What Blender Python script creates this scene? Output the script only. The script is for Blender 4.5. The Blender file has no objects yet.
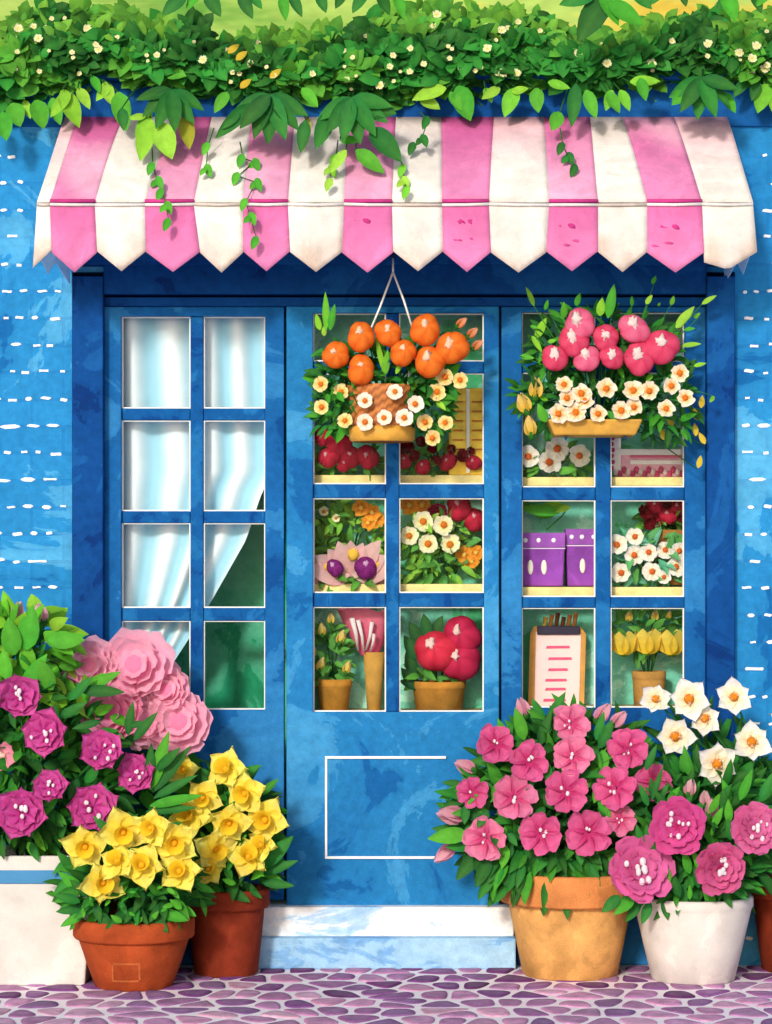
import bpy, bmesh, math, random
from mathutils import Vector, Matrix, noise as mnoise
rnd = random.Random(11)
scn = bpy.context.scene
COL = scn.collection
S, D, HZ, CZ = 320.0, 8.0, 565.0, 1.25          # pixels per metre at the facade, camera distance, eye line, eye height
V = Vector

def P(px, py, Y=0.0):
    s = (D + Y) / D
    return V(((px - 386) / S * s, Y, CZ + (HZ - py) / S * s))
def L(n, Y=0.0): return n / S * (D + Y) / D
def lin(c): 
    c /= 255.0
    return c / 12.92 if c <= .04045 else ((c + .055) / 1.055) ** 2.4
def C(r, g, b, k=1.0): return (min(1, lin(r) * k), min(1, lin(g) * k), min(1, lin(b) * k), 1.0)
def mixc(a, b, t): return tuple(a[i] * (1 - t) + b[i] * t for i in range(3)) + (1.0,)
def jit(c, j=.12, r=None):
    r = r or rnd
    k = 1 + r.uniform(-j, j)
    return tuple(max(0, min(1, c[i] * k * (1 + r.uniform(-j, j) * .4))) for i in range(3)) + (1.0,)

# ------------------------------------------------------------------ materials
class NT:
    def __init__(s, name):
        s.m = bpy.data.materials.new(name); s.m.use_nodes = True
        s.t = s.m.node_tree; s.t.nodes.clear()
        s.out = s.n('ShaderNodeOutputMaterial')
    def n(s, typ, **kw):
        x = s.t.nodes.new(typ)
        for k, v in kw.items(): setattr(x, k, v)
        return x
    def l(s, a, b): s.t.links.new(a, b)
    def noise(s, vec, scale, detail=3, rough=.55, dist=0):
        x = s.n('ShaderNodeTexNoise'); s.l(vec, x.inputs['Vector'])
        x.inputs['Scale'].default_value = scale; x.inputs['Detail'].default_value = detail
        x.inputs['Roughness'].default_value = rough; x.inputs['Distortion'].default_value = dist
        return x.outputs['Fac']
    def ramp(s, fac, stops, interp='LINEAR'):
        x = s.n('ShaderNodeValToRGB'); s.l(fac, x.inputs['Fac']); cr = x.color_ramp; cr.interpolation = interp
        while len(cr.elements) < len(stops): cr.elements.new(.5)
        for e, (p, c) in zip(cr.elements, stops):
            e.position = p; e.color = c if hasattr(c, '__len__') else (c, c, c, 1)
        return x.outputs['Color']
    def mix(s, a, b, fac=1.0, mode='MULTIPLY'):
        x = s.n('ShaderNodeMix', data_type='RGBA', blend_type=mode)
        for sock, v in ((x.inputs[6], a), (x.inputs[7], b), (x.inputs[0], fac)):
            if hasattr(v, 'is_linked'): s.l(v, sock)
            else: sock.default_value = v
        return x.outputs[2]
    def bsdf(s, col, rough=.6, bump=None, bstr=.25, bdist=.002, trans=0, spec=.3, sheen=0):
        p = s.n('ShaderNodeBsdfPrincipled')
        s.l(col, p.inputs['Base Color']) if hasattr(col, 'is_linked') else setattr(p.inputs['Base Color'], 'default_value', col)
        p.inputs['Roughness'].default_value = rough; p.inputs['Specular IOR Level'].default_value = spec
        if sheen: p.inputs['Sheen Weight'].default_value = sheen
        if bump is not None:
            b = s.n('ShaderNodeBump'); b.inputs['Strength'].default_value = bstr; b.inputs['Distance'].default_value = bdist
            s.l(bump, b.inputs['Height']); s.l(b.outputs['Normal'], p.inputs['Normal'])
        o = p.outputs[0]
        if trans:
            t = s.n('ShaderNodeBsdfTranslucent')
            s.l(col, t.inputs['Color']) if hasattr(col, 'is_linked') else setattr(t.inputs['Color'], 'default_value', col)
            mx = s.n('ShaderNodeMixShader'); mx.inputs[0].default_value = trans
            s.l(o, mx.inputs[1]); s.l(t.outputs[0], mx.inputs[2]); o = mx.outputs[0]
        s.l(o, s.out.inputs['Surface']); return s.m

def m_attr(name, rough=.6, trans=0, mottle=.22, scale=30, grain=.12, bump=.25, spec=.3, wash=0, wscale=9, sheen=0):
    """base colour from the vertex colour, broken up by pigment washes and fine grain"""
    t = NT(name)
    at = t.n('ShaderNodeAttribute', attribute_name='Col')
    co = t.n('ShaderNodeTexCoord').outputs['Object']
    col = at.outputs['Color']
    n1 = t.noise(co, scale, 4)
    col = t.mix(col, t.ramp(n1, [(.3, 1 - mottle), (.7, 1 + mottle * .4)]))
    if wash:
        n2 = t.noise(co, wscale, 5, .6, .6)
        col = t.mix(col, t.ramp(n2, [(.40, 1 - wash), (.43, 1 - wash * .7), (.55, 1 - wash * .5), (.565, 1.0)]))
    n3 = t.noise(co, 420, 2)
    col = t.mix(col, t.ramp(n3, [(.3, 1 - grain), (.7, 1 + grain * .5)]))
    return t.bsdf(col, rough, n3, bump, .0015, trans, spec, sheen)

def m_wash(name, stops, scale=3, rough=.5, grain=.12, bump=.3, stretch=(1, 1, 1), spec=.35, dist=.8, brick=False):
    """weathered watery paint: crisp-edged tone patches + granulation"""
    t = NT(name)
    co = t.n('ShaderNodeTexCoord').outputs['Object']
    mp = t.n('ShaderNodeMapping'); mp.inputs['Scale'].default_value = stretch; t.l(co, mp.inputs['Vector'])
    n1 = t.noise(mp.outputs[0], scale, 6, .62, dist)
    col = t.ramp(n1, stops)
    n2 = t.noise(co, 38, 4, .6)
    col = t.mix(col, t.ramp(n2, [(.3, .84), (.7, 1.1)]))
    n3 = t.noise(co, 360, 2)
    col = t.mix(col, t.ramp(n3, [(.3, 1 - grain), (.7, 1 + grain * .6)]))
    if brick:
        sp = t.n('ShaderNodeSeparateXYZ'); t.l(co, sp.inputs[0]); cb = t.n('ShaderNodeCombineXYZ')
        t.l(sp.outputs[0], cb.inputs[0]); t.l(sp.outputs[2], cb.inputs[1])
        wob = t.n('ShaderNodeVectorMath', operation='MULTIPLY_ADD'); nz = t.n('ShaderNodeTexNoise'); t.l(co, nz.inputs['Vector']); nz.inputs['Scale'].default_value = 9
        t.l(nz.outputs['Color'], wob.inputs[0]); wob.inputs[1].default_value = (.012, .012, 0); t.l(cb.outputs[0], wob.inputs[2])
        bt = t.n('ShaderNodeTexBrick'); t.l(wob.outputs[0], bt.inputs['Vector']); bt.inputs['Scale'].default_value = 1
        bt.inputs['Brick Width'].default_value = .2; bt.inputs['Row Height'].default_value = .084375; bt.inputs['Mortar Size'].default_value = .006; bt.inputs['Mortar Smooth'].default_value = .4
        bt.inputs['Color1'].default_value = (.92, .92, .92, 1); bt.inputs['Color2'].default_value = (1.06, 1.06, 1.06, 1); bt.inputs['Mortar'].default_value = (.9, .9, .95, 1)
        col = t.mix(col, bt.outputs['Color'])
        iv = t.n('ShaderNodeMath', operation='MULTIPLY_ADD'); t.l(bt.outputs['Fac'], iv.inputs[0]); iv.inputs[1].default_value = -3.0; t.l(n3, iv.inputs[2]); n3 = iv.outputs[0]
    return t.bsdf(col, max(rough, .7), n3, bump, .0015 if not brick else .002, 0, .05)

M = {}
def blue_stops(d, m, l):
    return [(.30, d), (.395, d), (.405, mixc(d, m, .65)), (.47, m), (.53, m), (.54, mixc(m, l, .6)), (.64, l), (.8, mixc(l, m, .3))]
M['wall'] = m_wash('blue_brick_paint', blue_stops(C(22, 100, 164), C(40, 132, 192), C(84, 168, 214)), 1.8, .55, .1, .3, (1, 1, 1), .25, .8, True)
M['frame'] = m_wash('deep_blue_paint', blue_stops(C(8, 50, 112), C(14, 70, 136), C(24, 90, 156)), 2.6)
M['door'] = m_wash('door_blue_paint', blue_stops(C(22, 94, 158), C(36, 120, 180), C(66, 148, 202)), 2.6)
M['window'] = m_wash('window_blue_paint', blue_stops(C(14, 72, 136), C(24, 95, 160), C(48, 126, 186)), 2.4)
M['muntin'] = m_wash('muntin_blue_paint', blue_stops(C(10, 66, 132), C(18, 86, 150), C(32, 108, 170)), 8)
M['attr'] = m_attr('painted_surface')
M['mortar'] = m_attr('white_mortar_paint', .7, 0, .08)
M['white_paint'] = m_attr('white_paint', .55, 0, .10, 12)
M['canvas'] = m_attr('awning_canvas', .85, .15, .10, 30, .10, .6, .08, .17, 7)
M['leaf'] = m_attr('leaf', .6, .2, .18, 40, .10, .2, .12)
M['petal'] = m_attr('petal', .7, .34, .12, 45, .08, .15, .2)
M['dark_core'] = m_attr('deep_foliage', .9, 0, .4, 20)
M['clay'] = m_attr('terracotta', .85, 0, .26, 12, .22, .6, .08, .26, 7)
M['glaze'] = m_attr('white_glazed_clay', .7, 0, .12, 9, .10, .5, .1, .16, 5)
M['soil'] = m_attr('soil', .95, 0, .5, 60, .3, .8)
M['stone'] = m_attr('cobblestone', .85, 0, .25, 25, .25, .7, .06, .22, 16)
M['wood'] = m_attr('pale_wood', .6, 0, .22, 20, .14, .3)
M['rope'] = m_attr('white_cord', .8, 0, .1)
M['step'] = m_wash('step_paint', [(.3, C(96, 152, 210)), (.43, C(128, 176, 222)), (.445, C(150, 194, 230)), (.6, C(164, 204, 234))], 4, .6, .1, .3, (1, 1, 3))
M['back'] = m_wash('green_display_back', [(.3, C(70, 176, 116)), (.42, C(84, 190, 132)), (.44, C(116, 208, 176)), (.58, C(132, 214, 190)), (.60, C(172, 236, 212)), (.75, C(186, 240, 220))], 5, .7)
M['room'] = m_wash('green_room_wall', [(.3, C(20, 120, 84)), (.45, C(40, 150, 106)), (.47, C(74, 172, 134)), (.7, C(104, 190, 156))], 5, .8, .12, .2, (1, 1, .5))
M['flap'] = m_attr('thin_canvas', .8, .55, .06)
M['curtain'] = m_attr('sheer_curtain', .85, .12, .05, 30, .05, .1, .1)

def m_glass():
    t = NT('window_glass')
    tr = t.n('ShaderNodeBsdfTransparent'); tr.inputs['Color'].default_value = (.96, .985, .99, 1)
    gl = t.n('ShaderNodeBsdfGlossy'); gl.inputs['Roughness'].default_value = .04
    lw = t.n('ShaderNodeFresnel'); lw.inputs['IOR'].default_value = 1.14
    mx = t.n('ShaderNodeMixShader'); t.l(lw.outputs[0], mx.inputs[0])
    t.l(tr.outputs[0], mx.inputs[1]); t.l(gl.outputs[0], mx.inputs[2]); t.l(mx.outputs[0], t.out.inputs['Surface'])
    return t.m
M['glass'] = m_glass()
def m_hill():
    t = NT('sunlit_meadow')
    co = t.n('ShaderNodeTexCoord').outputs['Object']
    sx = t.n('ShaderNodeSeparateXYZ'); t.l(co, sx.inputs[0])
    mr = t.n('ShaderNodeMapRange'); mr.inputs[1].default_value = 0; mr.inputs[2].default_value = 9; mr.inputs[3].default_value = -.08; mr.inputs[4].default_value = .16; t.l(sx.outputs[0], mr.inputs[0])
    ad = t.n('ShaderNodeMath', operation='ADD'); t.l(t.noise(co, .14, 4, .5, .4), ad.inputs[0]); t.l(mr.outputs[0], ad.inputs[1]); n = ad.outputs[0]
    col = t.ramp(n, [(.32, C(104, 160, 64)), (.42, C(148, 186, 84)), (.52, C(170, 200, 98)), (.62, C(176, 202, 100)), (.66, C(206, 196, 84)), (.75, C(214, 184, 70))])
    n2 = t.noise(co, 1.2, 4)
    col = t.mix(col, t.ramp(n2, [(.3, .86), (.7, 1.08)]))
    return t.bsdf(col, .9, None, spec=.1)
M['hill'] = m_hill()

# ------------------------------------------------------------------ mesh kit
class MB:
    def __init__(s): s.v, s.f, s.c, s.fm = [], [], [], []
    def add(s, vs, fs, col, mi=0):
        o = len(s.v)
        s.v += [V(p) for p in vs]
        if isinstance(col, list): s.c += col
        else: s.c += [col] * len(vs)
        for f in fs: s.f.append(tuple(i + o for i in f)); s.fm.append(mi)
    def box(s, a, b, col=(1, 1, 1, 1), mi=0):
        x0, y0, z0 = [min(a[i], b[i]) for i in range(3)]; x1, y1, z1 = [max(a[i], b[i]) for i in range(3)]
        vs = [(x0, y0, z0), (x1, y0, z0), (x1, y1, z0), (x0, y1, z0), (x0, y0, z1), (x1, y0, z1), (x1, y1, z1), (x0, y1, z1)]
        s.add(vs, [(0, 3, 2, 1), (4, 5, 6, 7), (0, 1, 5, 4), (1, 2, 6, 5), (2, 3, 7, 6), (3, 0, 4, 7)], col, mi)
    def pbox(s, px0, px1, py0, py1, Y0, Y1, col=(1, 1, 1, 1), mi=0, ref=None):
        r = Y0 if ref is None else ref
        a, b = P(px0, py0, r), P(px1, py1, r)
        s.box((a.x, Y0, a.z), (b.x, Y1, b.z), col, mi)
    def lathe(s, prof, c, col, n=40, sq=None, cols=None):
        vs, fs, cc = [], [], []
        for k, (r, z) in enumerate(prof):
            for i in range(n):
                a = 2 * math.pi * i / n
                vs.append((c[0] + r * math.cos(a), c[1] + r * math.sin(a), c[2] + z))
                cc.append(cols[k] if cols else col)
        for k in range(len(prof) - 1):
            for i in range(n):
                j = (i + 1) % n
                fs.append((k * n + i, k * n + j, (k + 1) * n + j, (k + 1) * n + i))
        s.add(vs, fs, cc)
    def tube(s, pts, r0, r1, col, n=7):
        pts = [V(p) for p in pts]; vs, fs = [], []
        for k, p in enumerate(pts):
            d = (pts[min(k + 1, len(pts) - 1)] - pts[max(k - 1, 0)]).normalized()
            a = d.orthogonal().normalized() if abs(d.x) > .9 else d.cross(V((1, 0, 0))).normalized()
            b = d.cross(a); r = r0 + (r1 - r0) * k / (len(pts) - 1)
            for i in range(n):
                t = 2 * math.pi * i / n; vs.append(p + (a * math.cos(t) + b * math.sin(t)) * r)
        for k in range(len(pts) - 1):
            for i in range(n):
                j = (i + 1) % n; fs.append((k * n + i, k * n + j, (k + 1) * n + j, (k + 1) * n + i))
        fs.append(tuple(range(n))[::-1]); fs.append(tuple(range((len(pts) - 1) * n, len(pts) * n)))
        s.add(vs, fs, col)
    def ball(s, c, rx, ry, rz, col, nu=12, nv=8, bump=0, cfun=None):
        vs, fs, cc = [], [], []
        for k in range(nv + 1):
            th = math.pi * k / nv
            for i in range(nu):
                a = 2 * math.pi * i / nu
                d = V((math.sin(th) * math.cos(a), math.sin(th) * math.sin(a), math.cos(th)))
                q = 1 + (bump * mnoise.noise(d * 2.2 + V(c) * 9) if bump else 0)
                vs.append((c[0] + d.x * rx * q, c[1] + d.y * ry * q, c[2] + d.z * rz * q))
                cc.append(cfun(d) if cfun else col)
        for k in range(nv):
            for i in range(nu):
                j = (i + 1) % nu
                fs.append((k * nu + i, (k + 1) * nu + i, (k + 1) * nu + j, k * nu + j))
        s.add(vs, fs, cc)
    # a leaf: base point, direction, length, width, facing normal
    def leaf(s, p, d, ln, w, col, nrm=V((0, -1, 0)), curl=.25, fold=.25, seg=5, tip=None, lobes=0):
        p = V(p); d = V(d).normalized(); side = d.cross(nrm)
        if side.length < .05: side = d.orthogonal()
        side.normalize(); up = side.cross(d).normalized()
        vs, fs, cc = [], [], []
        tip = tip or mixc(col, (.35, .8, .06, 1), .08)
        for k in range(seg + 1):
            u = k / seg
            ww = w * .5 * (math.sin(math.pi * min(1, u ** .8 * .97 + .03)) ** .75) if k < seg else w * .02
            if lobes: ww *= 1 + .22 * math.sin(u * lobes * 2 * math.pi)
            mid = p + d * (ln * u) - up * (curl * ln * u * u)
            vs += [mid - side * ww - up * fold * ww * -1, mid, mid + side * ww + up * fold * ww]
            c = mixc(col, tip, u)
            cc += [c, mixc(c, (.22, .6, .06, 1), .08), mixc(c, (0, .03, .005, 1), .2)]
        for k in range(seg):
            a = k * 3
            fs += [(a, a + 1, a + 4, a + 3), (a + 1, a + 2, a + 5, a + 4)]
        s.add(vs, fs, cc)
    def plate(s, x0, x1, z0, z1, holes, y0, y1, col=(1, 1, 1, 1), back=True):
        """board with rectangular openings: front at y0, back at y1, with reveals"""
        xs = sorted({x0, x1} | {h[0] for h in holes} | {h[1] for h in holes})
        zs = sorted({z0, z1} | {h[2] for h in holes} | {h[3] for h in holes})
        solid = lambda i, j: 0 <= i < len(xs) - 1 and 0 <= j < len(zs) - 1 and not any(
            h[0] - 1e-6 <= xs[i] and xs[i + 1] <= h[1] + 1e-6 and h[2] - 1e-6 <= zs[j] and zs[j + 1] <= h[3] + 1e-6 for h in holes)
        for i in range(len(xs) - 1):
            for j in range(len(zs) - 1):
                if not solid(i, j): continue
                a, b, c, d = xs[i], xs[i + 1], zs[j], zs[j + 1]
                s.add([(a, y0, c), (b, y0, c), (b, y0, d), (a, y0, d)], [(0, 1, 2, 3)], col)
                if back: s.add([(a, y1, c), (b, y1, c), (b, y1, d), (a, y1, d)], [(3, 2, 1, 0)], col)
                for (ii, jj, q) in ((i - 1, j, [(a, y0, d), (a, y1, d), (a, y1, c), (a, y0, c)]), (i + 1, j, [(b, y0, c), (b, y1, c), (b, y1, d), (b, y0, d)]),
                                    (i, j - 1, [(a, y0, c), (a, y1, c), (b, y1, c), (b, y0, c)]), (i, j + 1, [(b, y0, d), (b, y1, d), (a, y1, d), (a, y0, d)])):
                    if not solid(ii, jj): s.add(q, [(0, 1, 2, 3)], col)

WORLD = {}
def build(name, mb, mat, parent=None, origin=None, smooth=True, merge=False, bevel=0, kind=None, label=None):
    po = WORLD[parent] if parent is not None else V((0, 0, 0))
    if origin is None: origin = po
    origin = V(origin)
    me = bpy.data.meshes.new(name)
    me.from_pydata([tuple(p - origin) for p in mb.v], [], mb.f)
    at = me.color_attributes.new('Col', 'FLOAT_COLOR', 'POINT')
    at.data.foreach_set('color', [x for c in mb.c for x in c])
    for m in (mat if isinstance(mat, (list, tuple)) else [mat]): me.materials.append(m)
    if any(mb.fm): me.polygons.foreach_set('material_index', mb.fm)
    if smooth: me.polygons.foreach_set('use_smooth', [True] * len(me.polygons))
    if merge:
        bm = bmesh.new(); bm.from_mesh(me); bmesh.ops.remove_doubles(bm, verts=bm.verts, dist=1e-5); bm.to_mesh(me); bm.free()
    me.update()
    o = bpy.data.objects.new(name, me); COL.objects.link(o)
    o.location = origin - po
    if parent is not None: o.parent = parent
    if bevel:
        b = o.modifiers.new('bevel', 'BEVEL'); b.width = bevel; b.segments = 2; b.limit_method = 'ANGLE'; b.angle_limit = math.radians(40)
    if kind: o['kind'] = kind
    if label: o['label'] = label
    WORLD[o] = origin
    return o
def thing(name, label, cat, loc, group=None):
    o = bpy.data.objects.new(name, None); COL.objects.link(o); o.empty_display_size = .05
    o.location = loc; o['label'] = label; o['category'] = cat
    if group: o['group'] = group
    WORLD[o] = V(loc); return o
def tag(o, label, cat, group=None):
    o['label'] = label; o['category'] = cat
    if group: o['group'] = group
    return o

# ------------------------------------------------------------------ flowers (returned as petals mesh + centre mesh)
def basis(n, roll):
    n = V(n).normalized(); a = n.cross(V((0, 0, 1)))
    a = V((1, 0, 0)) if a.length < .1 else a.normalized()
    b = n.cross(a); c, s = math.cos(roll), math.sin(roll)
    return n, a * c + b * s, b * c - a * s
def petal(mb, c, n, d, ln, w, cin, cout, cup=.25, notch=0., seg=5, base=.06, wav=.0, back=0, point=0):
    side = d.cross(n).normalized(); vs, fs, cc = [], [], []
    nv = 5
    for k in range(seg + 1):
        u = k / seg
        ww = w * .5 * (.28 + .95 * math.sin(math.pi * min(1., .10 + u * .62)) ** 1.4) * (1 if k < seg else .72)
        if point: ww = w * .5 * ((1 - u) * .55 + 1.05 * math.sin(math.pi * (.06 + .94 * u)) ** .8 * (1 - .35 * u)) * (1 if k < seg else .4)
        for j in range(nv):
            t = j / (nv - 1) * 2 - 1
            uu = u - (notch * (1 - abs(t)) * u ** 4 if notch >= 0 else 0) - .10 * t * t * u
            lift = cup * ln * uu * uu - back * ln * uu ** 4 + .14 * w * t * t * (1 - .3 * u)
            lift += wav * w * math.sin(t * 5 + u * 3)
            vs.append(c + d * (base * ln + uu * ln) + side * (t * ww) + n * lift)
            q = u ** .8
            cc.append(jit(mixc(cin, cout, min(1, q * 1.15)), .07))
    for k in range(seg):
        for j in range(nv - 1):
            a = k * nv + j; fs.append((a, a + 1, a + nv + 1, a + nv))
    mb.add(vs, fs, cc)
def face_dir(r, k=.35, down=0): return V((r.uniform(-k, k), -1, r.uniform(-k, k) + .12 - down)).normalized()

def fl_simple(c, r, cols, n=5, nrm=None, cup=.2, cen=None, cenr=.2, width=1.0, notch=.08, layers=1, wav=.03, point=0):
    rr = random.Random(int((c[0] + 7) * 9973 + c[2] * 7919)); mb = MB()
    n_, a, b = basis(nrm or face_dir(rr), rr.uniform(0, 6.28))
    for ly in range(layers):
        for i in range(n):
            t = 2 * math.pi * (i + ly * .5) / n + rr.uniform(-.12, .12)
            d = a * math.cos(t) + b * math.sin(t)
            k = (1 - .3 * ly) * rr.uniform(.86, 1.08)
            petal(mb, V(c) + n_ * (r * .08 * ly), n_, d, r * k * .96, 2 * r * math.sin(math.pi / n) * 1.28 * width * k, jit(cols[0], .06, rr), jit(cols[1], .10, rr), cup + .22 * ly, notch, wav=wav, point=point)
    mc = None
    if cen:
        mc = MB(); cc = V(c) + n_ * (r * .14)
        mc.ball(cc, r * cenr, r * cenr, r * cenr, cen, 8, 6)
        for i in range(7):
            t = rr.uniform(0, 6.28); q = rr.uniform(.5, 1.15) * cenr * r
            mc.ball(cc + (a * math.cos(t) + b * math.sin(t)) * q + n_ * r * .12, r * .055, r * .055, r * .055, mixc(cen, (1, 1, .9, 1), .35), 6, 4)
    return mb, mc
def fl_dots(c, r, cols, n=6, nd=3, nrm=None, layers=2, dot=C(250, 240, 245), point=0, width=1.05):
    """frilly bloom with pale stamens"""
    rr = random.Random(int((c[0] + 7) * 9973 + c[2] * 7919))
    nrm = nrm or face_dir(rr, .3)
    mb, _ = fl_simple(c, r, cols, n, nrm, .15, None, .2, width, .16 if not point else -.1, layers, .06, point)
    n_, a, b = basis(nrm, 0); mc = MB()
    for i in range(nd):
        t = rr.uniform(0, 6.28); q = r * rr.uniform(.05, .12 + .09 * min(4, nd) )
        p = V(c) + (a * math.cos(t) + b * math.sin(t)) * q + n_ * r * (.30 if layers > 1 else .13)
        mc.tube([V(c) + n_ * r * .02, p], r * .03, r * .03, cols[1], 5)
        e = r * rr.uniform(.07, .12)
        mc.ball(p, e * .8, e * .6, e, dot, 8, 6)
    return mb, mc
def fl_rose(c, r, cols, nrm=None, heart=None, heartr=.3, np0=6, layers=5, flat=1.0):
    """full round bloom: cupped petals wrapped in rings"""
    rr = random.Random(int((c[0] + 7) * 9973 + c[2] * 7919)); mb = MB()
    n_, a, b = basis(nrm or face_dir(rr, .3), rr.uniform(0, 6.28)); c = V(c)
    mb.ball(c + n_ * r * -.05, r * .5, r * .5, r * .5, cols[0], 12, 8)
    for ly, (k, np_, tilt) in enumerate(((1.0, np0, .25), (.82, 6, .55), (.62, 5, .8), (.42, 4, 1.1), (.24, 3, 1.4))[:layers]):
        for i in range(np_):
            t = 2 * math.pi * (i + .5 * ly) / np_ + rr.uniform(-.15, .15)
            d = (a * math.cos(t) + b * math.sin(t)); kk = k * rr.uniform(.84, 1.08); pc = (jit(cols[0], .06, rr), jit(cols[1], .06, rr)); tl = rr.uniform(-.12, .18)
            side = d.cross(n_).normalized(); vs, fs, cc = [], [], []
            for u in range(6):
                for w in range(7):
                    tt = w / 6 * 2 - 1; uu = u / 5 * (1 - .22 * tt * tt)
                    ang = uu * 1.5; rad = r * kk * (math.sin(ang) * .98 + .02) * (1 + .06 * uu * math.sin(tt * 6 + i * 2 + ly))
                    az = tt * (3.9 / np_) * (1 - .2 * uu * uu)
                    dd = d * math.cos(az) + side * math.sin(az)
                    vs.append(c + dd * rad + n_ * (flat * r * .62 * k * (1 - math.cos(ang)) * (1.35 + tilt * .5) + r * (.15 * ly - .12) + r * uu * uu * (tl + .07 * math.sin(tt * 8 + i))))
                    cc.append(jit(mixc(pc[0], pc[1], min(1, uu * 1.1)), .02, rr))
            for u in range(5):
                for w in range(6):
                    q = u * 7 + w; fs.append((q, q + 1, q + 8, q + 7))
            mb.add(vs, fs, cc)
    mc = None
    if heart:
        mc = MB(); mc.ball(c + n_ * r * .62, r * heartr, r * heartr * .7, r * heartr, heart, 10, 7, .3)
    return mb, mc
def fl_globe(c, r, cols, heart=None, heartr=.3, nrm=None, flat=.8):
    """round closed bloom with softly lobed petals and a pale patch, mostly a painted-on highlight"""
    rr = random.Random(int((c[0] + 7) * 9973 + c[2] * 7919)); mb = MB(); c = V(c)
    n_, a, b = basis(nrm or V((rr.uniform(-.25, .25), -1, rr.uniform(0, .35))), rr.uniform(0, 6.28))
    nu, nv = 30, 12; vs, fs, cc = [], [], []; lob = rr.choice((4, 5, 5)); ph = rr.uniform(0, 6)
    ax = rr.uniform(.92, 1.08)
    for k in range(nv + 1):
        th = math.pi * k / nv
        for i in range(nu):
            t = 2 * math.pi * i / nu
            g_ = abs(math.sin(lob * .5 * t + ph + .5 * th)); q = 1 - .10 * (1 - g_) ** 3 * math.sin(th) + .05 * math.sin(2 * t + ph * 2) + .03 * math.sin(3 * t + ph)
            vs.append(c + (a * math.cos(t) * ax + b * math.sin(t) / ax) * (r * math.sin(th) * q) + n_ * (r * flat * math.cos(th)))
            cc.append(jit(mixc(cols[0], cols[1], max(0, min(1, .15 + .6 * g_ + .3 * math.cos(th)))), .05, rr))
    for k in range(nv):
        for i in range(nu): j = (i + 1) % nu; fs.append((k * nu + i, (k + 1) * nu + i, (k + 1) * nu + j, k * nu + j))
    mb.add(vs, fs, cc); mc = None
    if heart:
        mc = MB(); h_ = c + n_ * (r * flat * .86) + V((-.16 * r, 0, .14 * r)); mc.ball(h_, r * heartr * .85, r * .2, r * heartr * rr.uniform(.9, 1.2), heart, 12, 9, .9)  # pale off-centre ball stands in for a highlight; on red blooms, a pale heart
    return mb, mc
def fl_trumpet(c, r, cols, cup_col, nrm=None):
    rr = random.Random(int((c[0] + 7) * 9973 + c[2] * 7919))
    nrm = nrm or face_dir(rr, .55)
    mb, _ = fl_simple(c, r, cols, 5, nrm, .10, None, .2, .50, -.1, 1, .14, 1)
    n_, a, b = basis(nrm, 0); mc = MB(); vs, fs, cc = [], [], []; N = 12
    for k, (q, h) in enumerate(((.12, .02), (.2, .2), (.24, .42), (.36, .55))):
        for i in range(N):
            t = 2 * math.pi * i / N; f = 1 + (.12 * math.sin(6 * t) if k == 3 else 0)
            vs.append(V(c) + (a * math.cos(t) + b * math.sin(t)) * (r * q * f) + n_ * (r * h)); cc.append(mixc(mixc(cup_col, cols[0], .2), cup_col, k / 3))
    for k in range(3):
        for i in range(N): fs.append((k * N + i, k * N + (i + 1) % N, (k + 1) * N + (i + 1) % N, (k + 1) * N + i))
    mc.add(vs, fs, cc); mc.ball(V(c) + n_ * r * .12, r * .13, r * .13, r * .13, mixc(cup_col, C(230, 150, 20), .4), 7, 5)
    return mb, mc
def fl_bud(c, r, col, d=None):
    mb = MB(); rr = random.Random(int((c[0] + 7) * 9973)); d = V(d or (rr.uniform(-.5, .5), -.3, 1)).normalized(); c = V(c)
    for i in range(4):
        t = i * 1.571 + .4; n_, a, b = basis(d, 0)
        o = (a * math.cos(t) + b * math.sin(t))
        mb.leaf(c - d * r, d + o * .25, r * 2.2, r * 1.3, jit(col, .1, rr), o, .15, .4, 5, mixc(col, (1, 1, 1, 1), .25))
    mc = MB(); mc.ball(c - d * r * .9, r * .42, r * .42, r * .5, C(50, 120, 40), 8, 6)
    return mb, mc
def put(parent, fl, c, name='flower', sub='center_or_highlight', label=None):
    o = build(name, fl[0], M['petal'], parent, c, label=label)
    if fl[1]: build(sub, fl[1], M['petal'], o, c)
    return o

GREENS = [C(14, 92, 40), C(20, 112, 48), C(32, 128, 50), C(10, 80, 38), C(56, 146, 46)]
LIMES = [C(92, 176, 44), C(130, 196, 52), C(74, 162, 44), C(156, 206, 66)]
def foliage(mb, spots, Yc, dep, n, ln, w, cols, out=None, spread=.8, face=.7, rr=None, hang=0.0, curl=.3):
    """leaves through the volume of several ellipsoids given as (px,py,rx,ry)"""
    rr = rr or rnd
    tot = sum(a[2] * a[3] for a in spots)
    for (cx, cy, rx, ry) in spots:
        for _ in range(int(n * rx * ry / tot)):
            while True:
                q = V((rr.uniform(-1, 1), rr.uniform(-1, 1), rr.uniform(-1, 1)))
                if .15 < q.length < 1: break
            q = q.normalized() * (q.length ** .6)
            Y = Yc + q.y * dep
            p = P(cx + q.x * rx, cy - q.z * ry, Y)
            d = V((q.x * 1.2, q.y * .6 - .15, q.z * .9 - hang)) + V((rr.uniform(-1, 1), rr.uniform(-.4, .4), rr.uniform(-1, 1))) * spread
            nrm = V((rr.uniform(-.6, .6), -face, rr.uniform(.0, .9))).normalized()
            k = rr.uniform(.65, 1.25); c = jit(rr.choice(cols), .2, rr)
            mb.leaf(p, d, ln * k, w * k, c, nrm, curl * rr.uniform(.2, 1.4), rr.uniform(.1, .45))
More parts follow.
